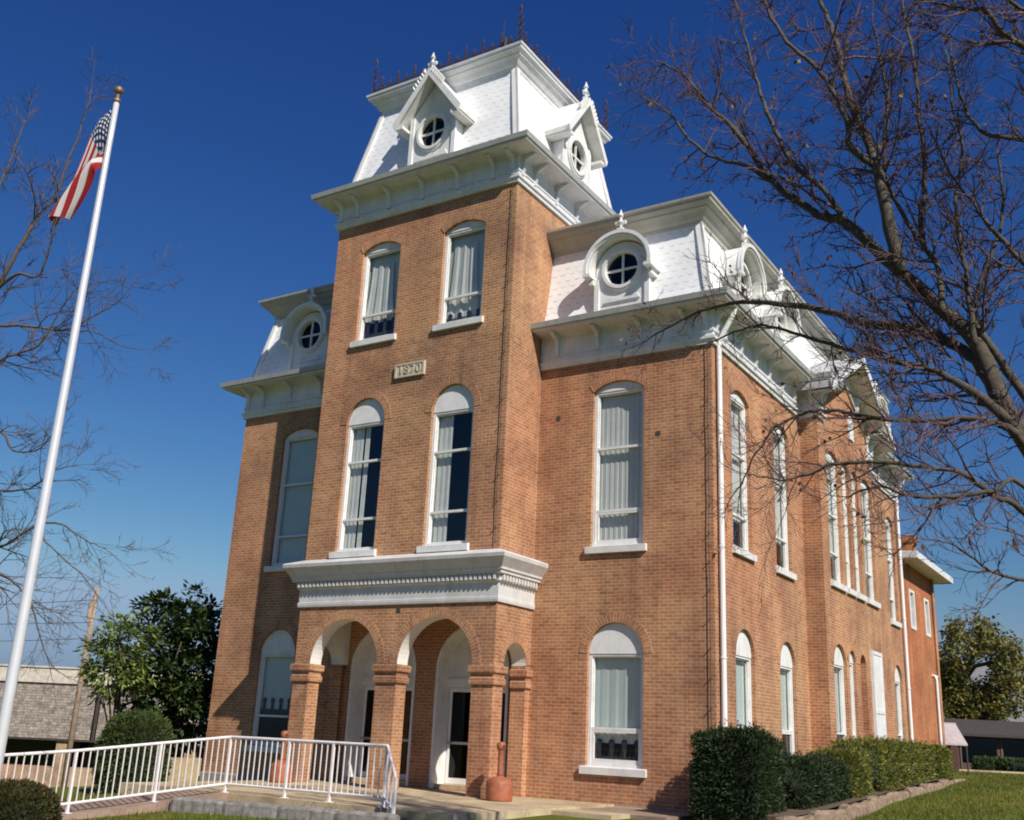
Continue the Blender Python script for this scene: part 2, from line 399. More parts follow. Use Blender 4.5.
# ------------------------------------------------------------------ courthouse dimensions
XL, XTL, XT, YT, H1, H2, YB1, YB2, PB, YE = -15.155, -10.586, -4.588, -1.565, 10.24, 14.887, 6.566, 12.508, .515, 18.124
YTR = YT + (XT-XTL)
CX = (XT+XTL)/2
HOUSE = thing('courthouse', 'orange brick Victorian courthouse with white mansard roofs and a central entrance tower', 'building')
def FR(y0): return lambda u, v, n: Vector((u, y0-n, v))
def SD(x0): return lambda u, v, n: Vector((x0+n, u, v))
def BK(y0): return lambda u, v, n: Vector((-u, y0+n, v))
def LF(x0): return lambda u, v, n: Vector((x0-n, -u, v))

def arch_line(x0, x1, zs, rise, n=20):
    w2 = (x1-x0)/2; cx = (x0+x1)/2
    if rise >= w2*.98:
        return [(cx+w2*math.cos(a), zs+rise*math.sin(a)) for a in [math.pi*(1-i/n) for i in range(n+1)]]
    r = (w2*w2+rise*rise)/(2*rise); cz = zs+rise-r; a0 = math.asin(w2/r)
    return [(cx+r*math.sin(a), cz+r*math.cos(a)) for a in [-a0+2*a0*i/n for i in range(n+1)]]
def opening(x0, x1, z0, zs, rise):
    return [(x1, z0), ][:0] + [(x0, z0)] + arch_line(x0, x1, zs, rise) + [(x1, z0)]      # clockwise seen from outside, open bottom last

class Wall:
    """planar brick wall with openings, reveals and raised rowlock arches"""
    def __init__(s, mb, F, u0, u1, v0, v1, m=0, top=None):
        s.mb, s.F, s.r, s.m = mb, F, (u0, u1, v0, v1), m; s.h = []; s.n = []; s.top = top
    def hole(s, loop, depth, m=None, ring=.21, zs=None, notch=False, soffit=None):
        (s.n if notch else s.h).append(loop)
        F, mb = s.F, s.mb
        pts = loop if notch else loop+[loop[0]]
        for a, b in zip(pts, pts[1:]):
            mm = s.m if m is None else m
            if soffit is not None and zs is not None and min(a[1], b[1]) >= zs-1e-4: mm = soffit
            q = [F(*a, 0), F(*a, -depth), F(*b, -depth), F(*b, 0)]
            mb.face(q[::-1], mm, [(a[0]+0, a[1]), (a[0]+depth, a[1]), (b[0]+depth, b[1]), (b[0], b[1])][::-1])
        if ring and zs is not None:
            arc = [p for p in loop if p[1] >= zs-1e-6]
            cen = []; L = 0; out = []
            for i, p in enumerate(arc):
                a = arc[max(0, i-1)]; b = arc[min(len(arc)-1, i+1)]
                d = Vector((b[0]-a[0], b[1]-a[1])).normalized(); nn = Vector((-d.y, d.x))
                out.append((p[0]+nn.x*ring, p[1]+nn.y*ring))
                if i: L += (Vector(p)-Vector(arc[i-1])).length
                cen.append(L)
            for i in range(len(arc)-1):
                a, b, c, d = arc[i], arc[i+1], out[i+1], out[i]
                k = [(.0, cen[i]*1.12), (.0, cen[i+1]*1.12), (ring*1.0, cen[i+1]*1.12), (ring*1.0, cen[i]*1.12)]
                mb.face([F(*a, .012), F(*d, .012), F(*c, .012), F(*b, .012)][::-1], s.m, [k[0], k[3], k[2], k[1]][::-1])
                mb.face([F(*d, .012), F(*d, 0), F(*c, 0), F(*c, .012)][::-1], s.m)
                mb.face([F(*a, .012), F(*b, .012), F(*b, 0), F(*a, 0)][::-1], s.m)
        return loop
    def finish(s):
        """fill the wall round its openings in upright strips, so no two faces overlap"""
        u0, u1, v0, v1 = s.r
        def up(loop):
            zb = min(p[1] for p in loop); ch = {}
            for x, z in loop:
                k = round(x, 6); ch[k] = max(ch.get(k, -9), z)
            return zb, sorted(ch.items())
        def ev(ch, u):
            for (a, za), (b, zb) in zip(ch, ch[1:]):
                if a-1e-7 <= u <= b+1e-7: return za+(zb-za)*((u-a)/(b-a) if b > a else 0)
            return ch[-1][1]
        hs_ = [up(l) for l in s.h+s.n]
        tp = sorted((round(a, 6), b) for a, b in s.top) if s.top else [(u0, v1), (u1, v1)]
        U = sorted({round(u0, 6), round(u1, 6)} | {a for _, ch in hs_ for a, _ in ch} | {a for a, _ in tp})
        U = [u for u in U if u0-1e-6 <= u <= u1+1e-6]
        for a, b in zip(U, U[1:]):
            if b-a < 1e-5: continue
            m_ = (a+b)/2
            hh = sorted([(zb, ch) for zb, ch in hs_ if ch[0][0] <= m_ <= ch[-1][0]], key=lambda h: h[0])
            lo = (v0, v0)
            for zb, ch in hh:
                if zb > max(lo)+1e-6: s.mb.face([s.F(a, lo[0], 0), s.F(b, lo[1], 0), s.F(b, zb, 0), s.F(a, zb, 0)], s.m)
                e_ = 1e-5*(b-a)
                lo = (ev(ch, a+e_), ev(ch, b-e_))
            s.mb.face([s.F(a, lo[0], 0), s.F(b, lo[1], 0), s.F(b, ev(tp, b), 0), s.F(a, ev(tp, a), 0)], s.m)

def wavy(mb, F, u0, u1, v0, v1, n0, amp=.03, waves=5, m=0, flare=0, seed=0, lean=0):
    rn = random.Random(seed); nu, nv = waves*8, 8; ph = rn.random()*6
    def P(i, j):
        a = i/nu; b = j/nv
        k = 1-b
        uu = u0+(u1-u0)*a + flare*(a-.5)*k*k + lean*k
        return F(uu, v0+(v1-v0)*b, n0+amp*(math.sin(a*waves*6.283+ph+.4*k)+.4*math.sin(a*waves*2.3*6.283+1))*(.6+.4*k))
    for i in range(nu):
        for j in range(nv): mb.face([P(i, j), P(i+1, j), P(i+1, j+1), P(i, j+1)], m)

def window(wall, cx, wd, z0, zs, rise, bars=(), lower=False, curtain=None, sill=True, seed=0, ring=.21, depth=.3, frame=.085):
    F = wall.F; x0, x1 = cx-wd/2, cx+wd/2
    wall.hole(opening(x0, x1, z0, zs, rise), depth, zs=zs, ring=ring)
    e = .004
    f = MB(); fr = frame
    f.prism(F, [(x0+e, z0+e), (x1-e, z0+e), (x1-e, zs), (x0+e, zs)], -.2, -.09, holes=[[(x0+fr, z0+.07), (x1-fr, z0+.07), (x1-fr, zs-.05), (x0+fr, zs-.05)]])
    # stop bead inside the frame
    i0 = fr; i1 = fr+.03
    f.prism(F, [(x0+i0, z0+.07), (x1-i0, z0+.07), (x1-i0, zs-.05), (x0+i0, zs-.05)], -.19, -.125, holes=[[(x0+i1, z0+.1), (x1-i1, z0+.1), (x1-i1, zs-.08), (x0+i1, zs-.08)]])
    root = f.build('window', WHITE, HOUSE)
    a = MB(); a.prism(F, [(x1-e, zs), ]+[(x, z-e) for x, z in arch_line(x0+e, x1-e, zs, rise)][::-1]+[(x0+e, zs)], -.2, -.075)
    a.build('arch_panel', WHITE, root)
    for z in bars:
        b = MB(); b.fbox(F, x0+fr-.01, x1-fr+.01, z-.028, z+.028, -.185, -.10); b.build('sash_bar', WHITE, root)
    if lower:
        zt = bars[-1]
        b = MB(); b.prism(F, [(x0+fr, z0+.07), (x1-fr, z0+.07), (x1-fr, zt-.028), (x0+fr, zt-.028)], -.16, -.105, holes=[[(x0+fr+.07, z0+.16), (x1-fr-.07, z0+.16), (x1-fr-.07, zt-.08), (x0+fr+.07, zt-.08)]])
        b.build('lower_sash', WHITE, root)
    gl = MB(); gl.face([F(x0+.03, z0+.03, -.178), F(x1-.03, z0+.03, -.178), F(x1-.03, zs-.01, -.178), F(x0+.03, zs-.01, -.178)])
    gl.build('pane', GLASS, root)
    if sill:
        s = MB(); s.prism(lambda u, v, n: F(n, v, u), [(-.2, z0-.17), (.085, z0-.17), (.095, z0-.02), (.02, z0), (-.2, z0+.006)], x0-.1, x1+.1)
        s.build('sill', WHITE, root)
    if curtain:
        for kind, ua, ub, va, vb in curtain:
            c = MB(); A, B = x0+wd*ua, x0+wd*ub
            if kind == 'curtain': wavy(c, F, A, B, va, vb, -.255, .007, max(3, int((B-A)/.13)), seed=seed); c.build('curtain', CURT, root)
            elif kind == 'flared': wavy(c, F, A, B, va, vb, -.26, .02, 3, seed=seed, flare=.3); c.build('curtain', CURT, root)
            elif kind == 'blind': wavy(c, F, A, B, va, vb, -.24, .006, 5, seed=seed); c.build('blind', BLIND, root)
            elif kind == 'back': wavy(c, F, A, B, va, vb, -.30, .006, 5, seed=seed); c.build('blind', BLIND, root)
            elif kind == 'lace':
                c.fbox(F, A, B, va, va+(vb-va)*.45, -.215, -.205)
                k = 4
                for q in range(k):
                    u = A+(B-A)*(q+.5)/k; c.fbox(F, u-.05, u+.05, va+(vb-va)*.45, vb, -.215, -.205)
                    c.tube([F(u, vb-.02, -.218), F(u, vb-.02, -.203)], .075, 10)
                c.build('cafe_curtain', LACE, root)
    return root

# ------------------------------------------------------------------ brick walls
mw = MB()
A2 = .225
# front wing walls
wr = Wall(mw, FR(0), XT, 0, -.3, 11.1)
wl = Wall(mw, FR(0), XL, XTL, -.3, 11.1)
ws = Wall(mw, SD(0), 0, YB1, -.3, 11.1)
wsb = Wall(mw, SD(0), YB2, YE, -.3, 11.1)
BG = 9.537
wb = Wall(mw, SD(PB), YB1, YB2, -.3, 11.1, top=[(YB2, 11.25), (BG, 12.75), (YB1, 11.25)])
window(wr, -2.385, 1.40, .75, 3.17, .69, (1.55,), True, [('blind', .02, .98, 1.5, 3.2), ('curtain', .05, .95, 1.25, 1.5), ('lace', .06, .94, .72, 1.28)], seed=1)
window(wr, -2.395, 1.36, 5.62, 9.43, .23, (8.0, 6.47), True, [('curtain', .05, .97, 5.5, 9.45)], seed=2)
window(wl, -12.79, 1.36, .75, 3.17, .66, (1.52,), False, [('blind', .02, .98, 1.5, 3.2), ('lace', .05, .95, 1.5, 1.95)], seed=3)
window(wl, -12.79, 1.36, 5.62, 9.43, .23, (8.0, 6.47), False, [('blind', .02, .98, 5.6, 9.45)], seed=4)
for k, yc in enumerate((1.80, 4.85)):
    window(ws, yc, 1.22, .75, 3.26, .61, (1.72,), k == 1, [('blind', .02, .98, 1.0 if k == 0 else 1.7, 3.3)], seed=5+k)
    window(ws, yc, 1.24, 5.68, 9.36, .22, (8.0, 6.5), False, [('curtain', .1, .95, 6.4, 9.4)], seed=8+k)
window(wsb, 16.9, 1.14, .85, 3.65, .57, (1.9,), False, [('blind', .02, .98, 1.9, 3.7)], seed=11)
window(wsb, 16.95, 1.14, 5.72, 9.2, .22, (7.9, 6.5), False, [('blind', .02, .98, 6.4, 9.2)], seed=12)
window(wb, 7.75, 1.25, .85, 3.52, .56, (1.75,), False, [('blind', .02, .98, 1.8, 3.6)], seed=13)
window(wb, 9.02, .72, .85, 3.68, .34, (1.75,), False, [('blind', .02, .98, 1.8, 3.7)], seed=14, frame=.07)
window(wb, 7.9, 1.25, 5.76, 9.32, .22, (7.7, 6.6), False, [('blind', .02, .98, 6.5, 9.4)], seed=15)
window(wb, 9.24, .72, 5.76, 9.32, .18, (7.7, 6.6), False, [('curtain', .02, .98, 5.7, 9.4)], seed=16, ring=.1, frame=.1)
window(wb, 10.28, .72, 5.76, 9.32, .18, (7.7, 6.6), False, [('curtain', .02, .98, 5.7, 9.4)], seed=17, ring=.1, frame=.1)
window(wb, 11.7, 1.25, 5.76, 9.32, .22, (7.7, 6.6), False, [('blind', .02, .98, 6.5, 9.4)], seed=18)
# bricked-up narrow niche in the bay
wb.hole(opening(9.86, 10.5, .6, 3.68, .32), .16, zs=3.68)
mw.fbox(SD(PB), 9.86, 10.5, .6, 4.0, -.18, -.16)
for q in (wr, wl, ws, wsb, wb): q.finish()
# bay return walls, back, left, plus the wall behind the portico
Wall(mw, FR(YB1), 0, PB, -.3, 11.25).finish(); Wall(mw, BK(YB2), -PB, 0, -.3, 11.25).finish()
Wall(mw, BK(YE), 0, -XL, -.3, 11.1).finish(); Wall(mw, LF(XL), -YE, 0, -.3, 11.1).finish()
wp = Wall(mw, FR(0), XTL, XT, -.3, 4.3)
DOORS = [(-10.05, -7.93), (-7.3, -5.16)]
for a, b in DOORS: wp.hole(opening(a, b, .02, 2.8, (b-a)/2), .62, zs=2.8, notch=False, ring=.0)
wp.finish()
mw.build('wall', BRICK, HOUSE)
pl = MB()
pl.sweep([(XT, 0), (0, 0), (0, YB1), (PB, YB1), (PB, YB2), (0, YB2), (0, YE), (XL, YE), (XL, 0), (XTL, 0)], [(0, -.6), (.035, -.6), (.03, -.06), (0, -.03)])
pl.build('plinth', PLINTH, HOUSE)

# floors and ceilings of the rooms (keep them dark)
fl = MB()
for z in (5.0, 11.0): fl.box(XL+.35, -.35, .36, YE-.3, z, z+.05)
fl.box(XTL+.3, XT-.3, YT+.45, YTR-.3, 10.6, 10.65); fl.box(XTL+.3, XT-.3, YT+.45, YTR-.3, 15.5, 15.55)
fl.box(XL+.4, -.4, 4.0, 4.05, -.2, 11)
fl.build('room_partition', DARK, HOUSE)

# ------------------------------------------------------------------ tower
mt_ = MB()
tf = Wall(mt_, FR(YT), XTL, XT, -.3, 15.75)
ARC = [(-10.07, -7.93), (-7.32, -5.17)]
for a, b in ARC: tf.hole([(a, -.3)]+arch_line(a, b, 2.8, (b-a)/2, 28)+[(b, -.3)], .4, zs=2.8, ring=.23, notch=True, soffit=1)
WD3 = 1.33
window(tf, -8.93, WD3, 11.3, 13.93, .22, (12.05,), False, [('back', .02, .98, 11.9, 13.95), ('flared', .14, .70, 11.95, 13.6), ('lace', .06, .94, 11.3, 11.85)], seed=21)
window(tf, -6.16, WD3, 11.3, 13.93, .22, (12.05,), False, [('back', .02, .98, 11.5, 13.95), ('flared', .15, .70, 11.55, 13.6), ('lace', .06, .94, 11.2, 11.6)], seed=22)
window(tf, -8.97, 1.28, 5.57, 8.95, .67, (7.92, 6.40), False, [('curtain', .03, .34, 5.5, 8.95), ('curtain', .38, .5, 5.5, 8.9)], seed=23)
window(tf, -6.18, 1.28, 5.57, 8.95, .67, (7.92, 6.40), False, [('curtain', .04, .40, 5.5, 8.95)], seed=24)
SA = (-1.165, -.2)
tr = Wall(mt_, SD(XT), YT, 0, -.3, 15.75)
tr.hole([(SA[0], -.3)]+arch_line(*SA, 2.87, (SA[1]-SA[0])/2, 20)+[(SA[1], -.3)], .4, zs=2.87, ring=.2, notch=True, soffit=1)
tl = Wall(mt_, LF(XTL), 0, -YT, -.3, 15.75)
tl.hole([(-SA[1], -.3)]+arch_line(-SA[1], -SA[0], 2.87, (SA[1]-SA[0])/2, 20)+[(-SA[0], -.3)], .4, zs=2.87, ring=.2, notch=True, soffit=1)
for q in (tf, tr, tl): q.finish()
Wall(mt_, SD(XT), 0, YTR, 10.0, 15.75).finish(); Wall(mt_, LF(XTL), -YTR, 0, 10.0, 15.75).finish(); Wall(mt_, BK(YTR), -XT, -XTL, 10.0, 15.75).finish()
# inner faces of the arcade piers below the springing
def inner(F, u0, u1, holes, v1=4.3):
    q = Wall(mt_, F, u0, u1, -.3, v1)
    return q
iw = Wall(mt_, BK(YT+.4), -XT+.4, -XTL-.4, -.3, 2.8)
for a, b in ARC: iw.n.append([(-b, -.3), (-b, 2.8-.0005), (-a, 2.8-.0005), (-a, -.3)])
iw.finish()
mt_.build('tower_wall', [BRICK, SOFFIT], HOUSE)
# white plastered inside of the porch above the capitals
lin = MB()
w1 = Wall(lin, BK(YT+.4), -XT+.4, -XTL-.4, 2.8, 4.2)
for a, b in ARC: w1.n.append(arch_line(-b, -a, 2.8, (b-a)/2, 28))
w1.finish()
for F, s in ((LF(XT-.4), 1), (SD(XTL+.4), -1)):
    u0, u1 = (0, -YT-.4) if s == 1 else (YT+.4, 0)
    q = Wall(lin, F, u0, u1, 2.87, 4.2)
    aa = (-SA[1], -SA[0]) if s == 1 else SA
    q.n.append(arch_line(*aa, 2.87, (SA[1]-SA[0])/2, 20)); q.finish()
lin.box(XTL+.4, XT-.4, YT+.4, -.003, 4.2, 4.28)
lin.build('porch_lining', SOFFIT, HOUSE)
# moulded brick capitals
for px0, px1, py0, py1 in ((XTL, -10.07, YT, YT+.4), (-7.93, -7.32, YT, YT+.4), (-5.17, XT, YT, YT+.4), (XT-.4, XT, -.2, -.002), (XTL, XTL+.4, -.2, -.002)):
    c = MB(); path = [(px0, py0), (px1, py0), (px1, py1), (px0, py1)]
    prof = [(0, 2.36), (.045, 2.37), (.05, 2.50), (.02, 2.52), (.02, 2.60), (.07, 2.63), (.075, 2.77), (.0, 2.80)]
    if py1 > -.1: c.sweep([(px0, py0), (px1, py0), (px1, py1)] if px1 == XT else [(px0, py1), (px0, py0), (px1, py0)], prof)
    else: c.sweep(path, prof, True)
    c.build('capital', BRICK, HOUSE)
# doors
for i, (a, b) in enumerate(DOORS):
    F = FR(0); h = 2.8; r = (b-a)/2
    d = MB()
    out = [(a+.003, .02)]+arch_line(a+.003, b-.003, h, r-.003, 28)+[(b-.003, .02)]
    inn = [(a+.07, .02)]+arch_line(a+.07, b-.07, h, r-.07, 28)+[(b-.07, .02)]
    for k in range(len(out)-1):
        o1, o2, i1, i2 = out[k], out[k+1], inn[k], inn[k+1]
        d.face([F(*i1, .025), F(*i2, .025), F(*o2, .025), F(*o1, .025)])
        d.face([F(*i1, .025), F(*i1, -.6), F(*i2, -.6), F(*i2, .025)])
        d.face([F(*o1, .025), F(*o2, .025), F(*o2, -.01), F(*o1, -.01)])
    d.prism(F, [(a+.07, 2.45), (b-.07, 2.45)]+arch_line(a+.07, b-.07, h, r-.07, 28)[::-1], -.6, -.5)
    d.fbox(F, a+.07, b-.07, 2.38, 2.6, -.6, -.44)
    dr = d.build('door_surround', WHITE, HOUSE)
    st = MB(); st.fbox(F, a+.005, b-.005, .0, .12, -.6, -.1); st.build('threshold', CONC, dr)
    mid = (a+b)/2
    for s_, (p, q) in enumerate(((a+.09, mid-.003), (mid+.003, b-.09))):
        lf = MB(); lf.prism(F, [(p, .125), (q, .125), (q, 2.375), (p, 2.375)], -.57, -.51, holes=[[(p+.07, .26), (q-.07, .26), (q-.07, 2.28), (p+.07, 2.28)]])
        lf.build('door_leaf', WHITEM, dr)
        bb = MB(); bb.fbox(F, p+.03, q-.03, 1.04, 1.1, -.5, -.46); bb.fbox(F, p+.03, p+.06, 1.04, 1.1, -.52, -.49); bb.fbox(F, q-.06, q-.03, 1.04, 1.1, -.52, -.49)
        bb.build('push_bar', BLACKM, dr)
        gg = MB(); gg.fbox(F, p+.065, q-.065, .255, 2.285, -.545, -.535); gg.build('pane', GLASSD, dr)
    bk = MB(); bk.fbox(F, a, b, 0, 2.6, -1.2, -1.15); bk.build('dark_lobby', DARK, dr)
# belt cornice with dentils over the porch
bc = MB(); path = [(XTL, 0), (XTL, YT), (XT, YT), (XT, 0)]
bc.sweep(path, [(0, 4.19), (.05, 4.19), (.06, 4.24), (.06, 4.30), (.035, 4.31), (.045, 4.62), (.10, 4.66), (.10, 4.80), (.19, 4.82), (.195, 4.88), (.23, 4.90), (.235, 4.95), (.385, 5.16), (.40, 5.24), (.37, 5.27), (0, 5.40)])
belt = bc.build('porch_cornice', TRIMP, HOUSE)
dn = MB()
x = XTL-.02
while x < XT+.02:
    dn.box(x, x+.065, YT-.17, YT-.09, 4.68, 4.79); x += .13
y = YT-.02
while y < -.1:
    dn.box(XT+.09, XT+.17, y, y+.065, 4.68, 4.79); dn.box(XTL-.17, XTL-.09, y, y+.065, 4.68, 4.79); y += .13
dn.build('dentil_row', TRIMP, belt)
# date stone
ds = MB(); ds.prism(FR(YT), [(-8.07, 10.01), (-7.12, 10.01), (-7.12, 10.38), (-8.07, 10.38)], -.02, .05)
ds.prism(FR(YT), [(-8.07, 10.01), (-7.12, 10.01), (-7.12, 10.38), (-8.07, 10.38)], .05, .07, holes=[[(-8.02, 10.05), (-7.17, 10.05), (-7.17, 10.34), (-8.02, 10.34)]])
dso = ds.build('date_stone', LIME, HOUSE)
tc = bpy.data.curves.new('date_numerals', 'FONT'); tc.body = '1870'; tc.size = .33; tc.align_x = 'CENTER'; tc.align_y = 'CENTER'; tc.extrude = .012; tc.space_character = 1.15
to = bpy.data.objects.new('tmp', tc); COL.objects.link(to)
bpy.context.view_layer.update()
tm = bpy.data.meshes.new_from_object(to.evaluated_get(bpy.context.evaluated_depsgraph_get())); bpy.data.objects.remove(to)
tm.materials.clear(); tm.materials.append(LIMED); tm.name = 'date_numerals'
tn = bpy.data.objects.new('date_numerals', tm); COL.objects.link(tn); tn.parent = dso
tn.location = (-7.595, YT-.058, 10.195); tn.rotation_euler = (R_(90), 0, 0)

# ------------------------------------------------------------------ cornices, brackets, mansards
def main_prof(z0, z1):      # frieze bottom, soffit height
    return [(0, z0-.02), (.06, z0-.02), (.065, z0+.05), (.11, z0+.09), (.115, z0+.15), (.05, z0+.17), (.05, z0+.27), (.08, z0+.29), (.08, z0+.33), (.05, z0+.35), (.05, z1-.06), (.10, z1-.02), (.57, z1), (.57, z1+.035), (.0, z1+.04)]
def gut_prof(z1): return [(.55, z1+.04), (.575, z1+.036), (.62, z1+.06), (.645, z1+.19), (.60, z1+.205), (.0, z1+.32)]
def gutter(path, z1, parent, closed=False):
    b = MB(); b.sweep(path, gut_prof(z1), closed); b.build('gutter', GUTTER, parent)
cm = MB()
cm.sweep([(XT, 0), (0, 0), (0, YB1), (PB, YB1), (PB, YB1+.55)], main_prof(H1, 11.1))
cmo = cm.build('eave_cornice', TRIM, HOUSE)
cm = MB(); cm.sweep([(PB, YB2-.55), (PB, YB2), (0, YB2), (0, YE), (XL, YE), (XL, 0), (XTL, 0)], main_prof(H1, 11.1))
cm.build('eave_cornice', TRIM, HOUSE)
P1 = [(XT, 0), (0, 0), (0, YB1), (PB, YB1), (PB, YB1+.55)]; P2 = [(PB, YB2-.55), (PB, YB2), (0, YB2), (0, YE), (XL, YE), (XL, 0), (XTL, 0)]
gutter(P1, 11.1, cmo); gutter(P2, 11.1, cmo)
ct = MB(); tp = [(XTL, YT), (XT, YT), (XT, YTR), (XTL, YTR)]
ct.sweep(tp, main_prof(H2, 15.68), True)
cto = ct.build('tower_cornice', TRIM, HOUSE)
gutter(tp, 15.68, cto, True)
BRP = [(.05, .1), (.05, .62), (.42, .62), (.44, .58), (.34, .53), (.21, .48), (.15, .38), (.15, .26), (.11, .17), (.09, .1)]
def bracket(F, u, ztop, parent, wd=.095):
    b = MB()
    b.prism(lambda a, c, n: F(u+n, ztop-.62+c, a), BRP, -wd/2, wd/2)
    b.fbox(F, u-wd/2-.015, u+wd/2+.015, ztop-.56, ztop-.51, .045, .12)
    b.build('bracket', TRIM, parent)
for u in (-4.1, -2.95, -1.8, -.65, -.12): bracket(FR(0), u, 11.08, cmo)
for u in (XL+.12, XL+.75, -13.3, -12.1, -11.0): bracket(FR(0), u, 11.08, cmo)
for u in (.12, .7, 1.75, 2.8, 3.85, 4.9, 5.95): bracket(SD(0), u, 11.08, cmo)
for u in (13.2, 14.3, 15.4, 16.5, 17.5, 18.0): bracket(SD(0), u, 11.08, cmo)
bracket(FR(YB1), PB-.12, 11.08, cmo); bracket(SD(PB), YB1+.12, 11.08, cmo); bracket(SD(PB), YB2-.12, 11.08, cmo)
for u in (XTL+.12, XTL+.7, -8.75, -7.59, -6.42, XT-.7, XT-.12): bracket(FR(YT), u, 15.66, cto)
for u in (YT+.12, YT+.75, .3, 1.43, 2.6, 3.7, YTR-.12): bracket(SD(XT), u, 15.66, cto); bracket(LF(XTL), -u, 15.66, cto)

ms = MB(); mp = [(XT, 0), (0, 0), (0, YE), (XL, YE), (XL, 0), (XTL, 0)]
def slope(z0, z1, i0, i1, n=6, curve=.12):
    return [(-(i0+(i1-i0)*(t**.8))-0*curve, z0+(z1-z0)*t) for t in [k/n for k in range(n+1)]]
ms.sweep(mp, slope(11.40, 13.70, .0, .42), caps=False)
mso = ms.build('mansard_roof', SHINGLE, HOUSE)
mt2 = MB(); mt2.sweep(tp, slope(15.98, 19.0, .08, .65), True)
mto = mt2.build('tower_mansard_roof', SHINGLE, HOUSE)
def crown(i, z, s=1.0): return [(-i, z-.08), (-i+.05, z-.08), (-i+.06, z+.02), (-i+.11, z+.05), (-i+.20, z+.17), (-i+.30, z+.24), (-i+.31, z+.28), (-i+.42, z+.35), (-i+.43, z+.41), (-i+.47, z+.44), (-i+.48, z+.50), (-i+.43, z+.53), (-i-.4, z+.56)]
c1 = MB(); c1.sweep(mp, crown(.42, 13.66), caps=True); c1.build('crown_cornice', TRIMG, mso)
c2 = MB(); c2.sweep(tp, [(o*.82-.12, z) for o, z in crown(.65, 18.93)], True); c2.build('crown_cornice', TRIM, mto)
dk = MB(); dk.box(XL+.5, -.5, .5, YE-.5, 14.17, 14.2); dk.build('roof_deck', ROOFG, mso)
dk = MB(); dk.box(XTL+.5, XT-.5, YT+.5, YTR-.5, 19.44, 19.47); dk.build('roof_deck', ROOFG, mto)
# hip boards
def hip(parent, p0, p1, sx, sy, wd=.17):
    b = MB(); p0, p1 = Vector(p0), Vector(p1)
    for dx, dy in ((-sx, 0), (0, -sy)):
        o = Vector((sx, sy, 0))*.03
        e = Vector((dx, dy, 0))*wd
        q = [p0+o, p0+o+e, p1+o+e, p1+o]
        inn = Vector((sx if dx == 0 else 0, sy if dy == 0 else 0, 0))*-.05
        F = q+[v+inn for v in q]
        for ff in ((0, 1, 2, 3), (7, 6, 5, 4), (0, 4, 5, 1), (1, 5, 6, 2), (2, 6, 7, 3), (3, 7, 4, 0)): b.face([F[i] for i in ff])
    b.build('hip_board', WHITEM, parent)
for x, sx in ((XT, 1), (XTL, -1)):
    for y, sy in ((YT, -1), (YTR, 1)): hip(mto, (x-sx*.09, y-sy*.09, 16.0), (x-sx*.64, y-sy*.64, 18.95), sx, sy)
hip(mso, (0, 0, 11.42), (-.41, .41, 13.66), 1, -1); hip(mso, (XL, 0, 11.42), (XL+.41, .41, 13.66), -1, -1); hip(mso, (0, YE, 11.42), (-.41, YE-.41, 13.66), 1, 1)

# ------------------------------------------------------------------ dormers
def circ(cx, cz, rx, rz, n=28): return [(cx+rx*math.cos(2*math.pi*k/n), cz+rz*math.sin(2*math.pi*k/n)) for k in range(n)]
def oculus(F, cx, cz, r, rz, n0, parent):
    f = MB(); f.prism(F, circ(cx, cz, r+.15, rz+.15), n0-.1, n0+.05, holes=[circ(cx, cz, r, rz)])
    f.prism(F, circ(cx, cz, r+.10, rz+.10), n0+.05, n0+.085, holes=[circ(cx, cz, r+.02, rz+.02)])
    f.fbox(F, cx-.025, cx+.025, cz-rz, cz+rz, n0-.07, n0-.02); f.fbox(F, cx-r, cx+r, cz-.025, cz+.025, n0-.07, n0-.021)
    w_ = f.build('oculus_window', WHITE, parent)
    g_ = MB(); g_.prism(F, circ(cx, cz, r+.01, rz+.01), n0-.09, n0-.085); g_.build('pane', GLASSD, parent)
    k_ = MB(); k_.prism(F, circ(cx, cz, r+.1, rz+.1), n0-.3, n0-.28); k_.build('dark_backing', DARK, parent)
def finial(F, cx, z, n0, parent, s=1.0):
    b = MB(); c = F(cx, z, n0)
    b.lathe(c, [(.05*s, -.1), (.09*s, 0), (.04*s, .06*s), (.05*s, .16*s), (.12*s, .24*s), (.05*s, .32*s), (.04*s, .40*s), (.09*s, .47*s), (.05*s, .55*s), (.01, .68*s)], 10)
    b.fbox(F, cx-.17*s, cx+.17*s, z+.2*s, z+.29*s, n0-.035, n0+.035)
    b.fbox(F, cx-.1*s, cx+.1*s, z-.15, z+.05, n0-.06, n0+.06)
    b.build('finial', WHITE, parent)
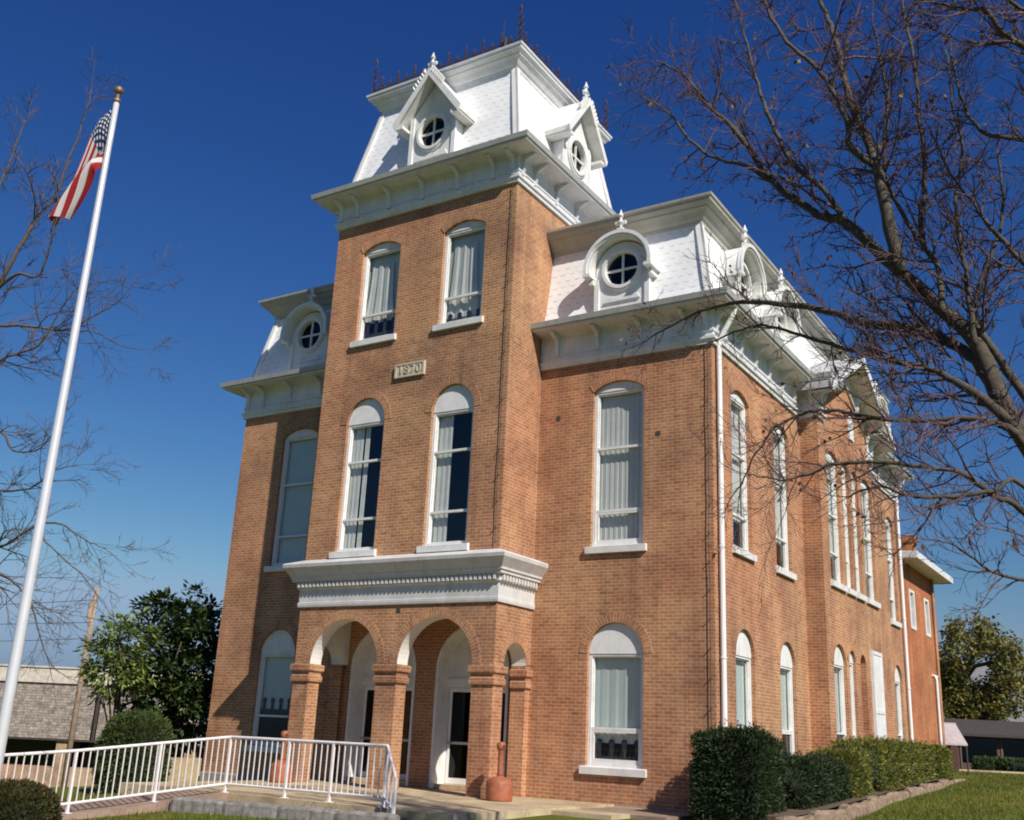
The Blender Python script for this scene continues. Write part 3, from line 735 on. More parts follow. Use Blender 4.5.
def gable_dormer(F, cx, zb):
    hw = .76; zp = zb+2.92; SL = 1.30; fx = 1.14; ze = zp-.14-hw*SL
    b = MB()
    b.prism(F, [(cx-hw, zb), (cx+hw, zb), (cx+hw, ze), (cx, zp-.14), (cx-hw, ze)], -1.0, 0, holes=[circ(cx, zb+1.2, .52, .54)])
    root = b.build('gable_dormer', WHITE, mto)
    r = MB()
    for s in (-1, 1):
        o = [(cx, zp+.10), (cx+s*fx, zp+.10-fx*SL), (cx+s*(fx-.03), zp-.03-fx*SL), (cx, zp-.08)]
        r.prism(F, o if s < 0 else o[::-1], -1.4, .36)
        o2 = [(cx, zp+.13), (cx+s*(fx+.03), zp+.13-(fx+.03)*SL), (cx+s*(fx-.06), zp-.09-fx*SL), (cx, zp-.12)]
        r.prism(F, o2 if s < 0 else o2[::-1], .361, .40)
        zf = zp-.03-fx*SL
        r.fbox(F, cx+s*.95-.13, cx+s*.95+.13, zf-.05, zf+.04, -.6, .355)
        for k in range(6):
            t = .10+k*.06; x = cx+s*fx*t; z = zp+.13-fx*SL*t
            r.tube([F(x, z-.03, .37), F(x+s*.07, z+.09, .37), F(x+s*.02, z+.15, .37)], [.05, .045, .015], 6)
    r.build('gable_roof', WHITE, root)
    t = MB(); t.prism(F, [(cx-.55, zb+.36), (cx+.55, zb+.36), (cx+.48, zb+.52), (cx+.25, zb+.42), (cx, zb+.52), (cx-.25, zb+.42), (cx-.48, zb+.52)], -.01, .05)
    t.fbox(F, cx-hw-.03, cx-hw+.1, zb, ze, -.02, .04); t.fbox(F, cx+hw-.1, cx+hw+.03, zb, ze, -.02, .04)
    t.build('apron_moulding', WHITE, root)
    oculus(F, cx, zb+1.2, .42, .46, -.0, root)
    finial(F, cx, zp+.12, .25, root, .85)
gable_dormer(FR(YT-.02), CX+.14, 15.98); gable_dormer(SD(XT+.02), (YT+YTR)/2, 15.98)
gable_dormer(LF(XTL+.02), -(YT+YTR)/2, 15.98)
def round_dormer(F, cx, zb=11.38):
    cz = zb+1.22; hw = .74
    b = MB(); arc = [(cx+hw*math.cos(a), cz+hw*math.sin(a)) for a in [math.pi*k/24 for k in range(25)]]
    b.prism(F, [(cx-hw, zb), (cx+hw, zb)]+arc, -.9, 0, holes=[circ(cx, cz, .56, .56)])
    root = b.build('round_dormer', WHITE, mso)
    h = MB()
    def ring(r0, r1, n0, n1, a0=-.12):
        A = [a0+(math.pi-2*a0)*k/28 for k in range(29)]
        o = [(cx+r1*math.cos(a), cz+r1*math.sin(a)) for a in A]; i = [(cx+r0*math.cos(a), cz+r0*math.sin(a)) for a in A[::-1]]
        h.prism(F, o+i, n0, n1)
    ring(.77, .87, -1.1, .24); ring(.79, .91, .24, .32); ring(.84, .93, .32, .36)
    for s in (-1, 1):
        h.fbox(F, cx+s*.84-.10, cx+s*.84+.10, cz-.19, cz-.11, -.4, .36)
        h.fbox(F, cx+s*.81-.055, cx+s*.81+.055, cz-.33, cz-.20, -.3, .14)
    h.build('round_hood', WHITE, root)
    t = MB(); t.fbox(F, cx-hw-.02, cx-hw+.11, zb, cz-.2, -.02, .05); t.fbox(F, cx+hw-.11, cx+hw+.02, zb, cz-.2, -.02, .05)
    t.prism(F, [(cx-.5, zb+.36), (cx+.5, zb+.36), (cx+.4, zb+.5), (cx, zb+.41), (cx-.4, zb+.5)], -.01, .05)
    t.build('apron_moulding', WHITE, root)
    oculus(F, cx, cz, .44, .44, 0, root)
    finial(F, cx, cz+1.02, .12, root, .85)
round_dormer(FR(-.02), -2.33); round_dormer(FR(-.02), -12.80)
round_dormer(SD(.02), 2.05); round_dormer(SD(.02), 4.95); round_dormer(SD(.02), 15.6)

# gabled roof over the side bay
F = SD(PB); gb = MB()
for s in (-1, 1):
    hwid = 3.62; fo = 11.02; ap = 12.92
    o = [(BG, ap), (BG+s*hwid, fo), (BG+s*hwid, fo-.18), (BG, ap-.2)]
    gb.prism(F, o if s < 0 else o[::-1], -2.9, .62)
gbo = gb.build('bay_gable_roof', ROOFG, HOUSE)
for s in (-1, 1):
    k = MB(); o = [(BG, ap+.05), (BG+s*(hwid+.04), fo+.05), (BG+s*(hwid+.04), fo-.22), (BG, ap-.26)]
    k.prism(F, o if s < 0 else o[::-1], .621, .68)
    o = [(BG, ap-.22), (BG+s*(hwid-.1), fo-.2), (BG+s*(hwid-.1), fo-.26), (BG, ap-.28)]
    k.prism(F, o if s < 0 else o[::-1], .0, .615)
    o = [(BG, ap-.3), (BG+s*(hwid-.65), fo+.06), (BG+s*(hwid-.65), fo-.3), (BG, ap-.75)]
    k.prism(F, o if s < 0 else o[::-1], .01, .07)
    k.build('rake_board', TRIM, gbo)
    for q in (1.2, 2.4):
        br = MB(); zz = ap-.3-(ap-fo)*q/hwid
        br.prism(lambda a, c, n, q=q, zz=zz: F(BG+s*q+n, zz-.62+c, a), BRP, -.06, .06)
        br.build('bracket', TRIM, gbo)
vt = MB(); vt.prism(F, opening(BG+.35, BG+.82, 10.45, 11.0, .22), -.02, .05); vt.build('attic_vent', WHITE, HOUSE)
# white board shutter in the bay
sh = MB(); sh.fbox(F, 11.05, 12.22, .85, 4.2, .0, .06); sh.fbox(F, 11.0, 12.27, .75, .9, .0, .1)
for q in (11.05, 12.12): sh.fbox(F, q, q+.1, .9, 4.2, .06, .08)
for q in (.95, 2.4, 4.1): sh.fbox(F, 11.15, 12.12, q, q+.1, .06, .08)
sh.build('boarded_opening', WHITE, HOUSE)

# ------------------------------------------------------------------ cresting, rods, downspouts, cables
cr = MB(); zc = 19.45; ins = .42
x0, x1, y0, y1 = XTL+ins, XT-ins, YT+ins, YTR-ins
def spike(b, x, y, h):
    b.tube([(x, y, zc), (x, y, zc+h)], [.017, .009], 5)
    for k, (q, s_) in enumerate(((.30, .085), (.55, .10), (.78, .06))):
        for dx, dy in ((1, 0), (0, 1)):
            b.tube([(x-dx*s_, y-dy*s_, zc+h*q+.05), (x, y, zc+h*q-.03), (x+dx*s_, y+dy*s_, zc+h*q+.05)], [.007, .02, .007], 4)
    b.tube([(x, y, zc+h*.9), (x, y, zc+h+.02), (x, y, zc+h+.10)], [.012, .03, .004], 5)
def run(ax, ay, bx, by):
    L = math.hypot(bx-ax, by-ay); n = int(L/.29)
    for zz in (.07, .2): cr.tube([(ax, ay, zc+zz), (bx, by, zc+zz)], .012, 5)
    for i in range(1, n):
        t = i/n; spike(cr, ax+(bx-ax)*t, ay+(by-ay)*t, .52 if i % 2 else .30)
        tm_ = (i-.5)/n; px, py = ax+(bx-ax)*tm_, ay+(by-ay)*tm_
        ring_ = [(px+.07*math.cos(q)*(bx-ax)/L, py+.07*math.cos(q)*(by-ay)/L, zc+.135+.06*math.sin(q)) for q in [k*math.pi/4 for k in range(9)]]
        cr.tube(ring_, .012, 4)
run(x0, y0, x1, y0); run(x1, y0, x1, y1); run(x1, y1, x0, y1); run(x0, y1, x0, y0)
cro = cr.build('roof_cresting', IRON, mto)
for x, y in ((x0, y0), (x1, y0), (x1, y1), (x0, y1)):
    b = MB(); h = 1.15
    b.tube([(x, y, zc), (x, y, zc+h)], [.036, .014], 6)
    for q, s_ in ((.15, .15), (.32, .11), (.55, .15), (.75, .10)):
        for dx, dy in ((.7, .7), (.7, -.7)):
            b.tube([(x-dx*s_, y-dy*s_, zc+h*q+.09), (x, y, zc+h*q-.04), (x+dx*s_, y+dy*s_, zc+h*q+.09)], [.009, .028, .009], 5)
    b.tube([(x, y, zc+h-.05), (x, y, zc+h+.04), (x, y, zc+h+.2)], [.02, .045, .006], 6)
    b.build('corner_finial', IRON, cro)
b = MB(); b.tube([(x1-.55, y0, zc), (x1-.55, y0, zc+1.0)], [.014, .006], 5); b.tube([(x1-.45, y0-.05, zc), (x1-.45, y0-.05, zc+.33)], [.05, .05], 8); b.build('lightning_rod', CABLE, mto)
def downspout(pts, r=.05):
    b = MB(); b.tube(pts, r, 10)
    for i in range(len(pts)-1):
        a, c = Vector(pts[i]), Vector(pts[i+1])
        if abs(a.z-c.z) > 3:
            z = min(a.z, c.z)+.8
            while z < max(a.z, c.z)-.3: b.tube([(a.x, a.y, z-.02), (a.x, a.y, z+.02)], r+.012, 10); z += 2.4
    b.build('downspout', WHITEM, HOUSE)
downspout([(.5, .22, 11.1), (.45, .22, 10.95), (.22, .22, 10.55), (.09, .22, 10.3), (.09, .22, -.1)], .062)
downspout([(.45, YE-.15, 11.1), (.1, YE-.15, 10.4), (.09, YE-.15, 0.3)], .06)
def cable(F, u, v0, v1, sd):
    b = MB(); rn = random.Random(sd); b.tube([F(u+rn.uniform(-.012, .012), v0+(v1-v0)*k/16, .045) for k in range(17)], .009, 5)
    z = v0+.4
    while z < v1: b.tube([F(u, z, 0), F(u, z, .09)], .012, 5); z += .62
    b.build('conductor_cable', CABLE, HOUSE)
cable(FR(0), -.10, .4, 10.2, 1); cable(FR(YT), XT-.12, 5.5, 14.8, 2)
for F, u, v in ((FR(0), -4.05, 8.89), (FR(0), -1.35, 8.2), (FR(YT), -7.4, 4.05), (FR(YT), -9.2, 4.0), (FR(YT), -6.2, 4.05)):
    b = MB(); b.fbox(F, u-.055, u+.055, v-.055, v+.055, -.05, .01); b.build('tie_plate', CABLE, HOUSE)

# ------------------------------------------------------------------ rear annex
ANX = thing('brick_annex', 'two-storey red brick annex behind the courthouse with wide white eave', 'building', (-4, 22, .4))
a = MB(); FX = -.2
aw = Wall(a, SD(FX), YE, 25.5, 0, 8.3)
for yc in (20.95, 23.65):
    aw.hole([(yc-.45, 5.85), (yc-.45, 7.35), (yc+.45, 7.35), (yc+.45, 5.85)], .2)
aw.finish(); Wall(a, BK(25.5), -FX, 9, 0, 8.3).finish(); Wall(a, FR(YE+.02), -9, FX, 7, 8.3).finish(); Wall(a, LF(-9), -25.5, -YE, 0, 8.3).finish()
adopt(a.build('wall', BRICKR), ANX)
for yc in (20.95, 23.65):
    b = MB(); F = SD(FX); b.prism(F, [(yc-.45, 5.85), (yc+.45, 5.85), (yc+.45, 7.35), (yc-.45, 7.35)], -.19, .02, holes=[[(yc-.3, 5.95), (yc+.3, 5.95), (yc+.3, 7.25), (yc-.3, 7.25)]])
    b.fbox(F, yc-.3, yc+.3, 6.6, 6.66, -.15, -.1); wo = adopt(b.build('window', WHITE), ANX)
    b = MB(); b.fbox(F, yc-.3, yc+.3, 5.95, 7.25, -.17, -.165); p_ = b.build('pane', GLASSD); p_.parent = wo
e = MB(); e.box(-9.8, FX+.65, 19.05, 26.0, 8.3, 8.34, 0)
e.sweep([(-9.8, 19.05), (FX+.65, 19.05), (FX+.65, 26.0), (-9.8, 26.0)], [(0, 8.28), (.04, 8.28), (.05, 8.52), (0, 8.54)], True)
adopt(e.build('eave', TRIM), ANX)
r = MB(); P = [(-9.8, 19.05, 8.53), (FX+.65, 19.05, 8.53), (FX+.65, 26.0, 8.53), (-9.8, 26.0, 8.53)]; Q = [(-6.5, 22.5, 9.3), (-3, 22.5, 9.3)]
r.face([P[0], P[1], Q[1], Q[0]]); r.face([P[1], P[2], Q[1]]); r.face([P[2], P[3], Q[0], Q[1]]); r.face([P[3], P[0], Q[0]])
adopt(r.build('roof', ROOFG), ANX)
c = MB(); c.box(-1.6, -.75, 24.6, 25.3, 8.3, 9.9); c.box(-1.66, -.69, 24.54, 25.36, 9.9, 10.2); adopt(c.build('chimney', BRICKR), ANX)
d = MB(); d.tube([(FX+.08, 24.2, .3), (FX+.08, 24.2, 4.2), (FX+.02, 24.2, 4.32)], .06, 8); d.fbox(SD(FX), 23.7, 24.7, 4.3, 4.38, 0, .06); adopt(d.build('drain_pipe', WHITEM), ANX)
d = MB(); d.tube([(FX+.07, 24.75, .3), (FX+.07, 24.75, 8.3)], .05, 8); adopt(d.build('downspout', BRICKR), ANX)

# ------------------------------------------------------------------ paving, ramp, kerb
p = MB(); p.box(-10.9, -2.35, -6.1, -.005, -.5, 0); p.box(-10.58, -4.6, -.006, .0, -.1, .004)
struct(p.build('porch_paving', CONC))
p = MB(); p.box(-2.345, -.3, -1.9, -.04, -.4, -.05); struct(p.build('side_paving', CONCP))
p = MB(); p.box(-2.345, -1.05, -2.7, -1.905, -.4, -.035); struct(p.build('step_slab', CONC))
def rampz(y): return 0 if y > -6 else -.105*(-6-y) if y > -13 else -.735
p = MB(); yy = [-6.105, -7, -8, -9, -9.6, -11, -13, -16]
for a_, b_ in zip(yy, yy[1:]):
    xa, xb = -7.62-.14*(-6-a_), -7.62-.14*(-6-b_)
    za, zb_ = rampz(a_), rampz(b_)
    T = [Vector((xa-1.5, a_, za)), Vector((xa, a_, za)), Vector((xb, b_, zb_)), Vector((xb-1.5, b_, zb_))]
    p.face(T[::-1])
    dn_ = Vector((0, 0, -.5)); p.face([T[1]+dn_, T[1], T[2], T[2]+dn_]); p.face([T[0], T[0]+dn_, T[3]+dn_, T[3]])
struct(p.build('ramp', CONCP))
# planting bed and rough grey kerb stones
p = MB(); bed = [(-7.5, -7.2), (-3.25, -6.42), (-3.25, -6.11), (-7.5, -6.11)]
p.face([(x, y, -.13) for x, y in bed]); struct(p.build('planting_bed', SOIL))
rn = random.Random(5)
K0, K1 = Vector((-7.75, -7.33, 0)), Vector((-3.2, -6.45, 0)); nk = 4
kd = (K1-K0).normalized(); kn = Vector((kd.y, -kd.x, 0))
def rough_block(name, a, b, wd, z0, z1, mat, seed, amp=.025, nseg=10):
    m_ = MB(); rr = random.Random(seed); a, b = Vector(a), Vector(b); d = (b-a); n_ = Vector((d.y, -d.x, 0)).normalized()
    prof = [(-wd/2, 0), (-wd/2, .9), (-wd/2+.03, 1), (wd/2-.03, 1), (wd/2, .9), (wd/2, 0)]
    rings = []
    for i in range(nseg+1):
        t = i/nseg; e_ = .04 if i in (0, nseg) else 0
        rings.append([a+d*t+n_*(o*(1-e_*4)+rr.uniform(-amp, amp))+Vector((0, 0, z0+(z1-z0)*q*(1-e_)+(rr.uniform(-amp, amp)*.6 if q > .5 else 0))) for o, q in prof])
    for i in range(nseg):
        for j in range(len(prof)-1): m_.face([rings[i][j], rings[i][j+1], rings[i+1][j+1], rings[i+1][j]][::-1])
    m_.face(rings[0][::-1][::-1]); m_.face(rings[-1][::-1])
    return m_.build(name, mat)
kr = thing('stone_kerb', 'rough grey stone kerb below the white ramp railing', 'kerb', tuple(K0))
for i in range(nk):
    A_ = K0+(K1-K0)*(i/nk)+kd*.008; B_ = K0+(K1-K0)*((i+1)/nk)-kd*.008
    adopt(rough_block('kerb_stone', A_, B_, .26, -.5, -.045, GREYST, i, .012, 14), kr)
# edging stones by the hedges
ed = thing('stone_edging', 'low tan stone edging between the lawn and the hedges', 'edging', (2, 5, 0))
def edz(y): return .14+.56*sm(-4, 15, y)*1.02
ey = -1.7; i = 0
epts = []
while ey < 15.2:
    L_ = .8+rn.random()*1.3
    a_ = (1.95+.12*math.sin(ey*.7), ey, 0); b_ = (1.95+.12*math.sin((ey+L_)*.7), ey+L_+.03, 0)
    adopt(rough_block('edging_stone', a_, b_, .19, hgt(2, ey)-.3, edz(ey+L_/2)-.085+rn.uniform(-.04, .03), EDGES, 40+i, .035, 9), ed)
    ey += L_; i += 1
p = MB(); n_ = 18
for k in range(n_):
    ya, yb_ = -1.6+16.6*k/n_, -1.6+16.6*(k+1)/n_
    for xa, xb in ((-.3, 1.0), (1.0, 1.9)):
        if yb_ < 0 or True: p.face([(xa, ya, edz(ya)-.07), (xb, ya, edz(ya)-.07), (xb, yb_, edz(yb_)-.07), (xa, yb_, edz(yb_)-.07)])
p2 = MB()
for k in range(n_):
    ya, yb_ = -1.3+16.3*k/n_, -1.3+16.3*(k+1)/n_
    xa = 0.0
    if k == 0: p2.face([(xa, ya, -.4), (1.9, ya, -.4), (1.9, ya, edz(ya)-.07), (xa, ya, edz(ya)-.07)])
    p2.face([(xa, ya, edz(ya)-.07), (1.9, ya, edz(ya)-.07), (1.9, yb_, edz(yb_)-.07), (xa, yb_, edz(yb_)-.07)])
struct(p2.build('hedge_bed', SOIL))
# beige stepped cheek block behind the ramp
cb = MB(); cb.box(-16.35, -15.75, -1.1, .2, -.7, .02); cb.box(-15.74, -15.3, -1.1, .2, -.7, .30)
tag(cb.build('step_block', CONC), 'beige concrete step blocks beside the corner of the left wing', 'step block')

# ------------------------------------------------------------------ railing
RL = thing('ramp_railing', 'white metal ramp railing with thin balusters in front of the porch', 'railing', (-7.82, -6.02, 0))
line = [(-9.15, -14.6), (-8.4, -9.1), (-7.84, -6.02), (-3.95, -5.92)]
def zr(x, y): return rampz(y)
def rail_run(a, b, nb, posts):
    a, b = Vector((*a, zr(*a))), Vector((*b, zr(*b)))
    r_ = MB(); r_.tube([a+Vector((0, 0, 1.04)), b+Vector((0, 0, 1.04))], .027, 8); adopt(r_.build('top_rail', RAILM), RL)
    r_ = MB(); r_.tube([a+Vector((0, 0, .16)), b+Vector((0, 0, .16))], .024, 8); adopt(r_.build('bottom_rail', RAILM), RL)
    for k in range(1, nb):
        t = k/nb; q = a.lerp(b, t)
        if any(abs(t-pp) < .45/nb for pp in posts): continue
        m_ = MB(); m_.box(q.x-.0085, q.x+.0085, q.y-.0085, q.y+.0085, q.z+.15, q.z+1.03); adopt(m_.build('baluster', RAILM), RL)
    for t in posts:
        q = a.lerp(b, t); m_ = MB(); m_.box(q.x-.022, q.x+.022, q.y-.022, q.y+.022, q.z-.02, q.z+1.05)
        m_.box(q.x-.06, q.x+.06, q.y-.06, q.y+.06, q.z-.0, q.z+.012); adopt(m_.build('post', RAILM), RL)
rail_run(line[0], line[1], 42, (0, .333, .667))
rail_run(line[1], line[2], 24, (0, .52, 1))
rail_run(line[2], line[3], 28, (.4, .68, 1))
# short return at the right end, sloping down over the step
m_ = MB(); e0 = Vector((-3.95, -5.92, 1.04)); e1 = Vector((-3.35, -6.38, .52))
m_.tube([e0, e1], .027, 8); m_.tube([e0+Vector((0, 0, -.86)), e1+Vector((0, 0, -.55))], .024, 8); adopt(m_.build('end_rail', RAILM), RL)
for t in (.33, .66):
    q = e0.lerp(e1, t); m_ = MB(); m_.box(q.x-.011, q.x+.011, q.y-.011, q.y+.011, -.15, q.z); adopt(m_.build('baluster', RAILM), RL)
m_ = MB(); m_.box(e1.x-.022, e1.x+.022, e1.y-.022, e1.y+.022, -.35, e1.z+.02); adopt(m_.build('post', RAILM), RL)

# ------------------------------------------------------------------ ash urns
def urn(loc, label):
    U_ = thing('ash_receptacle', label, 'ash receptacle', loc, 'terracotta ash receptacles by the porch')
    b = MB(); b.lathe((0, 0, 0), [(.265, 0), (.275, .015), (.28, .06), (.278, .34), (.262, .40), (.20, .445), (.12, .47), (.085, .48), (.075, .5)], 24); b.build('base', TERRA, U_, True)
    b = MB(); b.lathe((0, 0, 0), [(.07, .49), (.062, .55), (.062, 1.0), (.07, 1.02)], 16); b.build('neck', TERRA, U_, True)
    b = MB(); b.lathe((0, 0, 0), [(.075, 1.015), (.095, 1.04), (.1, 1.1), (.085, 1.15), (.04, 1.175)], 16); c_ = b.build('cap', TERRA, U_, True)
    b = MB(); b.tube([(.088, -.03, 1.09), (.105, -.035, 1.09)], .03, 10); b.build('cigarette_hole', CABLE, c_)
    return U_
urn((-4.02, -2.0, 0), 'terracotta smoking urn standing in front of the right porch pier')
urn((-10.15, -2.1, 0), 'terracotta smoking urn behind the white railing by the left porch pier')

# ------------------------------------------------------------------ flagpole and flag
PX, PY = -3.26, -13.92; zg = hgt(PX, PY)
FP = thing('flagpole', 'tall white metal flagpole on the lawn left of the courthouse', 'flagpole', (PX, PY, zg))
b = MB(); n_ = 14
b.tube([(0, 0, (9.55-zg)*k/n_) for k in range(n_+1)], [.072-.034*(k/n_)**1.2 for k in range(n_+1)], 20); b.build('pole', plain('pole_white_metal', (.78, .77, .79), .3, .35, .05, 4, 0), FP, True)
b = MB(); b.lathe((0, 0, 9.5-zg), [(.045, 0), (.05, .05), (.02, .07), (.02, .14)], 14); b.build('truck', BRONZE, FP, True)
b = MB(); b.lathe((0, 0, 9.70-zg), [(.062*math.sin(math.pi*k/12)+.001, -.062*math.cos(math.pi*k/12)) for k in range(13)], 18); b.build('ball', BRONZE, FP, True)
b = MB(); b.tube([(-.09, .03, 9.45-zg), (-.10, .03, 5), (-.085, .03, 1.3)], .006, 5); b.build('halyard', CABLE, FP)
b = MB(); b.lathe((0, 0, 0), [(.14, -.05), (.14, .02), (.09, .06), (.076, .10)], 18); b.build('base_collar', WHITEM, FP, True)
def flag_mat():
    m, t, p = nodes('flag_cloth'); uv = N(t, 'ShaderNodeUVMap').outputs[0]
    sp = N(t, 'ShaderNodeSeparateXYZ'); t.links.new(uv, sp.inputs[0])
    def mth(op, a, b=None):
        n = N(t, 'ShaderNodeMath', operation=op)
        for i, v in enumerate((a, b)):
            if v is None: continue
            if isinstance(v, (int, float)): n.inputs[i].default_value = v
            else: t.links.new(v, n.inputs[i])
        return n.outputs[0]
    st = mth('GREATER_THAN', mth('MODULO', mth('MULTIPLY', sp.outputs['Y'], 13.0), 2.0), 1.0)
    col = mix(t, (.42, .02, .03), (.78, .76, .74), st)
    cant = mth('MULTIPLY', mth('LESS_THAN', sp.outputs['X'], .4), mth('GREATER_THAN', sp.outputs['Y'], 6/13))
    # stars: staggered dots
    u = mth('MULTIPLY', sp.outputs['X'], 11/.4/2); v = mth('MULTIPLY', mth('SUBTRACT', sp.outputs['Y'], 6/13), 9/(7/13)/2)
    def dots(o):
        a = mth('SUBTRACT', mth('FRACT', mth('ADD', u, o)), .5); c = mth('SUBTRACT', mth('FRACT', mth('ADD', v, o)), .5)
        return mth('LESS_THAN', mth('ADD', mth('MULTIPLY', a, a), mth('MULTIPLY', c, c)), .04)
    star = mth('MAXIMUM', dots(.25), dots(.75))
    blue = mix(t, (.018, .03, .11), (.78, .78, .78), star)
    col = mix(t, col, blue, cant); t.links.new(col, p.inputs['Base Color']); p.inputs['Roughness'].default_value = .85
    o = t.nodes['Material Output']; tl = N(t, 'ShaderNodeBsdfTranslucent'); t.links.new(col, tl.inputs['Color'])
    mx = N(t, 'ShaderNodeMixShader'); mx.inputs[0].default_value = .35
    t.links.new(p.outputs[0], mx.inputs[1]); t.links.new(tl.outputs[0], mx.inputs[2]); t.links.new(mx.outputs[0], o.inputs[0])
    return m
fm = MB(); nu, nv = 40, 22
def flagP(a, b):
    """a: hoist to fly, b: bottom to top; hangs limp, drifting to the left"""
    left = Vector((-.93, -.36, 0)); side = Vector((.36, -.93, 0))
    lx_ = .70*a**1.4, .42*a; dz = 1.80*a**1.3, 1.0+.69*a**1.5
    c = 1-b; g = .85*min(1, a*3.5); c = c*((1-g)+g*c)
    o = Vector((PX-.07, PY+.02, 9.5)) + left*(lx_[0]*(1-c)+lx_[1]*c) - Vector((0, 0, dz[0]*(1-c)+dz[1]*c))
    k = min(1, a*4)
    o += side*(math.sin(c*8.0+a*4.0)*.11*k+math.sin(c*15+a*9)*.03*k*a) + left*(math.sin(c*8+a*4+1.2)*.035*k)
    return o
for i in range(nu):
    for j in range(nv):
        q = [(i/nu, j/nv), ((i+1)/nu, j/nv), ((i+1)/nu, (j+1)/nv), (i/nu, (j+1)/nv)]
        fm.face([flagP(*c) for c in q], 0, [(c[0], min(.9999, max(.0001, c[1]))) for c in q])
fo = fm.build('flag', flag_mat(), smooth=True); tag(fo, 'red and white striped flag with blue canton hanging limp near the pole top', 'flag')

# ------------------------------------------------------------------ foliage builders
def leaf(mb, p, d, nrm, L, W):
    d = d.normalized(); s = d.cross(nrm)
    s = s.normalized() if s.length > 1e-6 else d.orthogonal().normalized()
    b = len(mb.v)
    mb.v += [tuple(p), tuple(p+d*L*.45+s*W*.5), tuple(p+d*L), tuple(p+d*L*.45-s*W*.5)]
    mb.f.append((b, b+1, b+2, b+3)); mb.m.append(0); mb.uv.append([(0, 0)]*4)
def rvec(r):
    while True:
        v = Vector((r.uniform(-1, 1), r.uniform(-1, 1), r.uniform(-1, 1)))
        if .01 < v.length < 1: return v.normalized()
def sq(v, p=4.0): return (abs(v.x)**p+abs(v.y)**p+abs(v.z)**p)**(-1/p)
def bush(name, label, c, half, n, mat, core, seed, p=5.0, amp=.10, L=.11, W=.028, group=None, cat='bush', wob=2.2, shoots=0):
    """clipped bush: super-ellipsoid shell of short leafy sprays over a dark woody core"""
    r = random.Random(seed); c = Vector(c); half = Vector(half)
    root = thing(name, label, cat, (c.x, c.y, c.z-half.z), group)
    def surf(d):
        k = sq(d, p); q = Vector((d.x*k*half.x, d.y*k*half.y, d.z*k*half.z))
        nz = noise.noise((q+c)*wob)*amp+noise.noise((q+c)*wob*3.1)*amp*.5
        return q*(1+nz/max(.4, min(half)))
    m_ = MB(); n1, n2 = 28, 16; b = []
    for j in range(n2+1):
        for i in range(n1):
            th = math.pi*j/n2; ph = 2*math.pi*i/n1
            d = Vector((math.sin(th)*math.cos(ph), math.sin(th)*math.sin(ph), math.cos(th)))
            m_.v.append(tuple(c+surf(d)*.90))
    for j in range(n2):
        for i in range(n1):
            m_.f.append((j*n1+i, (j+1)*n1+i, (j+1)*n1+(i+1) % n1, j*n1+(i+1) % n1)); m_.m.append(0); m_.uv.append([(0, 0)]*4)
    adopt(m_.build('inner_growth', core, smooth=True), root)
    l = MB()
    for k in range(n):
        # sample a box face direction so that flat sides get an even share
        d = Vector((r.uniform(-1, 1)*half.x, r.uniform(-1, 1)*half.y, r.uniform(-1, 1)*half.z))
        ax = r.choices((0, 1, 2), (half.y*half.z, half.x*half.z, half.x*half.y*.7))[0]
        d[ax] = half[ax]*(1 if r.random() < (.5 if ax < 2 else .95) else -1)
        d = Vector((d.x/half.x, d.y/half.y, d.z/half.z)).normalized()
        q = surf(d); out = Vector((d.x/half.x, d.y/half.y, d.z/half.z)).normalized()
        s_ = r.uniform(.86, 1.0)
        dd = (out+rvec(r)*.9+Vector((0, 0, .35))).normalized()
        leaf(l, c+q*s_, dd, rvec(r), L*r.uniform(.6, 1.35), W*r.uniform(.7, 1.4))
    for k in range(shoots):
        d = Vector((r.uniform(-1, 1), r.uniform(-1, 1), 1.3)).normalized(); q = c+surf(d)
        hgt_ = r.uniform(.06, .2); dr = (Vector((0, 0, 1))+rvec(r)*.4).normalized()
        for z in range(9): leaf(l, q+dr*hgt_*z/9, (dr+rvec(r)*.8).normalized(), rvec(r), L*.7, W*.8)
    adopt(l.build('foliage', mat), root)
    return root
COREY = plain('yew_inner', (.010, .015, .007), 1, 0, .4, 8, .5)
COREG = plain('yew_inner_yellow_green', (.03, .04, .012), 1, 0, .4, 8, .5)  # inner growth of the yellow-green hedges
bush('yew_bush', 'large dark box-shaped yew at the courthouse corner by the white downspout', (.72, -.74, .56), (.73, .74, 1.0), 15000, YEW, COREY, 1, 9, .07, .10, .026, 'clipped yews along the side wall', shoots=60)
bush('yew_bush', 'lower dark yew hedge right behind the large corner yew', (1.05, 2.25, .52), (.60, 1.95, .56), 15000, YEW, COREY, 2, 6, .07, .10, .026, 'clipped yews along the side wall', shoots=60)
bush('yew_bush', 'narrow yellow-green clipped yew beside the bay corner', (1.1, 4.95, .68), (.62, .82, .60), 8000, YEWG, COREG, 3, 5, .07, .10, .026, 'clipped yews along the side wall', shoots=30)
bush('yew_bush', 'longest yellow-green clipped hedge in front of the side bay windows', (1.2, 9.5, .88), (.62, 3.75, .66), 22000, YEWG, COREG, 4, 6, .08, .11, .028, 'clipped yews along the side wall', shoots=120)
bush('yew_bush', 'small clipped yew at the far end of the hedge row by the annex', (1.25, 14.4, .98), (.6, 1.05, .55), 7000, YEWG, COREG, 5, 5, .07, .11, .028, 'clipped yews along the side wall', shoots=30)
bush('round_bush', 'tall rounded green bush behind the ramp railing left of the porch', (-12.25, -4.75, .42), (.68, .70, .98), 13000, YEWM, COREY, 6, 3.2, .09, .10, .026)
